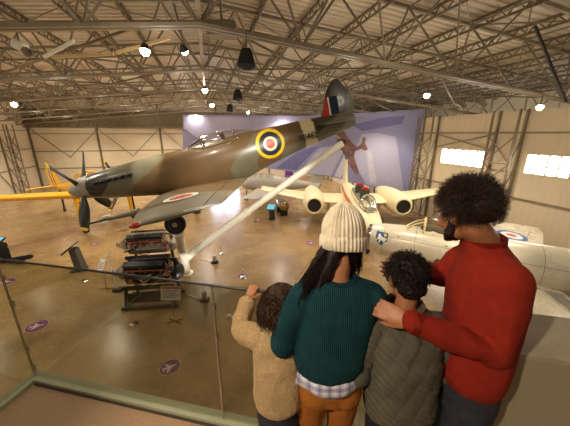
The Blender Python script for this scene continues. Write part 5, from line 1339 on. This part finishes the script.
for i in range(2000):
    th = rnd.uniform(-PI, PI); ph = math.asin(rnd.uniform(-.5, 1)); d = V((math.cos(ph)*math.cos(th), math.cos(ph)*math.sin(th), math.sin(ph)))
    if d.y > .5 and d.z < .4: continue
    if abs(d.x) > .6 and d.z < -.25: continue
    p = hc+R@(V((d.x*.074, d.y*.092-.012, d.z*.086+.028))); sw2 = R@V((noise.noise(p*25)*1.2, noise.noise(p*25+V((5, 0, 0))), -.35)); L = rnd.uniform(.02, .036)*(1.2 if d.z > .2 else .8)
    hs.append((curl_strand(p, (R@d)*.9+sw2*.8, L, .004, 1.2, 6, .2, rnd), .0016, .0006))
strands('short_hair', hs, hair_mat('hair_black', (30, 22, 18)), bo, O)
S = Sculpt(); S.ell(hc+R@V((0, -.016, .03)), (.079, .096, .089), R); S.ell(hc+R@V((0, -.05, -.02)), (.062, .055, .055), R)
S.finish('hair_mass', hair_mat('hair_black', (30, 22, 18)), bo, .005, 2, folds(.006, 40), O)

# ---------------- man in the red sweater
O = V((.87, 1.0, MZ))
ma = thing('person', O, 'tall bearded person with big dark curly hair, red sweater and jeans', 'person')
fw = V((-.94, .34, 0)); sh = V((.34, .94, 0))   # facing, and towards the far shoulder
hc = atY(463, 213, 1.10); hf = V((-.40, .86, -.40))
S = Sculpt(); R = sculpt_head(S, hc, hf, k=1.03)
nb_ = V((.85, 1.065, Z(1.515)))
S.chain([(nb_+V((.02, 0, -.06)), .070), (nb_+V((0, 0, .02)), .058), (hc+R@V((0, -.03, -.06)), .057)])
pel = V((.855, 1.0, Z(.90)))
S.loft([(pel+V((0, 0, -.08)), sh*.14, fw*.10), (pel+V((0, 0, .1)), sh*.14, fw*.10), (V((.875, 1.02, Z(1.15))), sh*.16, fw*.11), (V((.885, 1.045, Z(1.36))), sh*.185, fw*.115), (V((.875, 1.055, Z(1.465))), sh*.15, fw*.085), (nb_, sh*.07, fw*.065)])
NS, NE, NW = V((.84, .905, Z(1.425))), atY(492, 350, .87), atY(412, 322, .905)
FS, FE, FW_ = V((.93, 1.20, Z(1.415))), V((.82, 1.245, Z(1.27))), V((.66, 1.27, Z(1.275)))
S.chain([(NS, .058), (NE, .046), (NW, .031)]); S.chain([(FS, .058), (FE, .046), (FW_, .031)])
hdir = V((-.80, .58, .10))
sculpt_hand(S, NW+V((-.012, 0, .004)), hdir, (-.1, -.85, .5), side=-1, k=.98, curl=(.10, .25, .25), spread=.07, thumb=(.45, .9, -.25), thumb_curl=.1)
sculpt_hand(S, FW_, (-1, .0, .05), (0, -1, .3), side=1, k=.98, curl=(.2, .3, .3), spread=.1)
for sg in (1, -1):
    hp = pel+sh*sg*.078; S.chain([(hp+V((0, 0, -.06)), .078), (hp+V((-.02, 0, -.44)), .062), (hp+V((.0, 0, -.82)), .042)])
body = S.finish('body', SK_M, ma, .0055, 2, org=O); eyes(hc, R, 1.03, body, O, SK_M)
S = Sculpt()
S.loft([(pel+V((0, 0, .0)), sh*.164, fw*.126), (pel+V((0, 0, .045)), sh*.178, fw*.14), (pel+V((.01, .0, .12)), sh*.175, fw*.14), (V((.88, 1.02, Z(1.15))), sh*.182, fw*.138), (V((.885, 1.04, Z(1.29))), sh*.20, fw*.14), (V((.888, 1.045, Z(1.40))), sh*.195, fw*.125), (V((.877, 1.055, Z(1.465))), sh*.155, fw*.10), (V((.858, 1.06, Z(1.51))), sh*.095, fw*.085), (V((.85, 1.065, Z(1.535))), sh*.076, fw*.075)], sq=2.3)
S.chain([(NS+V((.02, .02, -.01)), .088), (NS.lerp(NE, .45)+V((.015, 0, 0)), .078), (NE, .066), (NE.lerp(NW, .5)+V((0, 0, -.006)), .056), (NW, .044)])
S.chain([(FS+V((.0, -.02, -.01)), .085), (FS.lerp(FE, .5), .075), (FE, .062), (FE.lerp(FW_, .5), .054), (FW_, .044)])
m_red = mat_knit('red_wool', (138, 38, 24), .003, 'X', .35, cross=.003, var=.1)
rs = S.finish('sweater', m_red, ma, .007, 5, folds(.006, 7, (1, 1, .8), 4.), O)
g = MB(); g.loft([[V((.85, 1.065, Z(1.538)))+sh*math.cos(a)*r_*1.08+fw*math.sin(a)*r_+V((0, 0, z-.012*math.sin(a)))-O for a in [2*PI*k/36 for k in range(36)]] for r_, z in ((.080, -.02), (.078, .008), (.072, .012), (.070, -.01))], cap=False); g.build('collar', mat_knit('red_rib', (128, 32, 20), .004, 'X'), rs)
g = MB(); ax_ = (NW-NE).normalized(); g.lathe([(.046, -.05), (.047, -.02), (.045, .0), (.038, .006)], NW+ax_*.004-O, ax_, 28, cap=False); g.build('cuff', mat_knit('red_rib', (128, 32, 20), .004, 'X'), rs)
S = Sculpt()
S.loft([(pel+V((0, 0, -.12)), sh*.165, fw*.125), (pel+V((0, 0, -.04)), sh*.166, fw*.127), (pel+V((0, 0, .03)), sh*.160, fw*.123), (pel+V((0, 0, .08)), sh*.15, fw*.112)])
for sg in (1, -1):
    hp = pel+sh*sg*.082; S.chain([(hp+V((0, 0, -.10)), .098), (hp+V((-.01, 0, -.28)), .085), (hp+V((-.02, 0, -.46)), .07), (hp+V((.0, 0, -.80)), .055)])
jn_ = mat('dark_denim', (36, 38, 48), rough=.85, var=.25, scale=50, bump=.25, bscale=500)
tr = S.finish('jeans', jn_, ma, .007, 3, folds(.004, 11), O)
shoes(ma, O, [pel+sh*.08-V((0, 0, pel.z)), pel-sh*.08-V((0, 0, pel.z))], (fw.x, fw.y), m_shoe, .28, .048)
# afro
rnd = random.Random(11); hs = []
hcc = hc+R@V((0, -.035, .045))
for i in range(6500):
    z = rnd.uniform(-.75, 1); th = rnd.uniform(-PI, PI); q = math.sqrt(1-z*z); d = V((q*math.cos(th), q*math.sin(th), z))
    if d.y > .62 and d.z < .2: continue
    if d.y > .15 and d.z < -.45: continue
    dd_ = R@d; p = hcc+dd_*.07; lump = 1+.22*noise.noise(dd_*3.1)+.12*noise.noise(dd_*7)
    L = (.062 if d.z > -.2 else .062)*lump*rnd.uniform(.75, 1.12)
    hs.append((curl_strand(p, dd_+V((rnd.gauss(0, .25), rnd.gauss(0, .25), rnd.gauss(0, .25)-.1)), L, .004, rnd.uniform(1.5, 3.5), 9, .1, rnd), .0009, .0004))
strands('afro_hair', hs, hair_mat('hair_afro', (50, 36, 28), .6), ma, O)
S = Sculpt(); S.ell(hcc, (.095, .10, .095), R); S.ell(hcc+R@V((0, -.045, -.04)), (.075, .06, .06), R)
S.finish('hair_mass', hair_mat('hair_afro', (50, 36, 28), .6), ma, .006, 1, lambda co, n: .016*noise.noise(co*16)+.01*noise.noise(co*45), O)
S = Sculpt()
S.ell(hc+R@V((0, .045, -.082)), (.050, .050, .034), R); S.chain([(hc+R@V((-.066, .01, -.03)), .014), (hc+R@V((-.055, .04, -.075)), .02), (hc+R@V((0, .085, -.095)), .024), (hc+R@V((.055, .04, -.075)), .02), (hc+R@V((.066, .01, -.03)), .014)])
S.finish('beard', hair_mat('beard_dark', (40, 28, 22), .7), ma, .004, 1, lambda co, n: .004*noise.noise(co*70), O)
# ------------------------------------------------------------ light and view
w = bpy.data.worlds.new('world'); bpy.context.scene.world = w; w.use_nodes = True
w.node_tree.nodes['Background'].inputs[0].default_value = (1.0, .86, .66, 1)
w.node_tree.nodes['Background'].inputs[1].default_value = .12
vs_ = bpy.context.scene.view_settings
vs_.view_transform = 'Standard'; vs_.look = 'None'; vs_.gamma = 1; vs_.use_curve_mapping = False
vs_.exposure = 0.0
def area(nm, loc, size, e, col=(1, .82, .58), tgt=None, sy=None):
    l = bpy.data.lights.new(nm, 'AREA'); l.energy = e; l.color = col; l.size = size
    if sy: l.shape = 'RECTANGLE'; l.size_y = sy
    o = bpy.data.objects.new(nm, l); C.objects.link(o); o.location = loc
    if tgt is not None: o.rotation_euler = (V(tgt)-V(loc)).to_track_quat('-Z', 'Y').to_euler()
    return o
def spot(nm, loc, tgt, e, ang=90, col=(1, .8, .54), r=.1, blend=.6):
    l = bpy.data.lights.new(nm, 'SPOT'); l.energy = e; l.color = col; l.spot_size = math.radians(ang); l.spot_blend = blend; l.shadow_soft_size = r
    o = bpy.data.objects.new(nm, l); C.objects.link(o); o.location = loc
    o.rotation_euler = (V(tgt)-V(loc)).to_track_quat('-Z', 'Y').to_euler(); return o
LC = (1, .89, .73)
for p, tg, e, ang in LAMPS: spot('spotlight_beam', p, tg, e*1.9, ang, r=.06, col=LC)
for s_ in (-12, -6, -1, 5, 10.5):  # grid of unseen lights without fixtures, added to brighten hall and roof
    for t_ in (1.5, 6.2, 10, 15, 20, 25, 29.5):
        p_ = hall(s_, t_, z_chord(s_)-.5)
        k = .12 if t_ < 3 else (.6 if t_ < 8 else (1.5 if t_ < 22 else 2.2))
        spot('hall_fill_beam', p_, (p_.x, p_.y, 0), 300*k, 140, r=.12, blend=.8, col=LC)
        l = bpy.data.lights.new('hall_fill_light', 'POINT'); l.energy = 38 if t_ < 22 else 70; l.color = LC; l.shadow_soft_size = .25
        o = bpy.data.objects.new('hall_fill_light', l); C.objects.link(o); o.location = p_
# harder balcony lamp up on the left, then spots added to brighten exhibits
spot('balcony_lamp', (-2.4, -1.3, 7.3), (.6, 1.1, 4.2), 520, 58, r=.07, col=(1, .84, .64))
spot('engine_fill_spot', atY(145, 50, 7.0), P2+V((0, 0, 1.3)), 620, 18, r=.05, col=(1, .92, .78))  # extra tight beam added beside the brightest spotlight to brighten the rear engine
spot('strut_fill_spot', hall(1.5, 2.5, 6.6), (-1.2, 9, 3.0), 1700, 44, r=.1, col=(1, .9, .74))  # unseen spot added to whiten the tail strut
spot('nose_fill_spot', hall(6, 3, 6.5), (4.5, 8.5, 1.8), 600, 60, r=.1, col=(1, .88, .68))  # unseen spot added to brighten the silver jet
spot('trainer_fill_spot', hall(-6, 6, 7), (-11, 14, 2), 900, 50, r=.1, col=(1, .88, .68))  # unseen spot added to brighten the yellow trainer
vs_.exposure = .25

for px, py, tg in ((205, 301, P2+V((.1, 0, 1.3))), (215, 263, V((-1.5, 8.9, 2.8)))):  # beams added at the floor lamps to brighten rear engine and strut
    q = atZ(px, py, .42); spot('added_floor_beam', (q.x, q.y-.05, .42), tg, 140, 55, r=.05, col=(1, .92, .8))
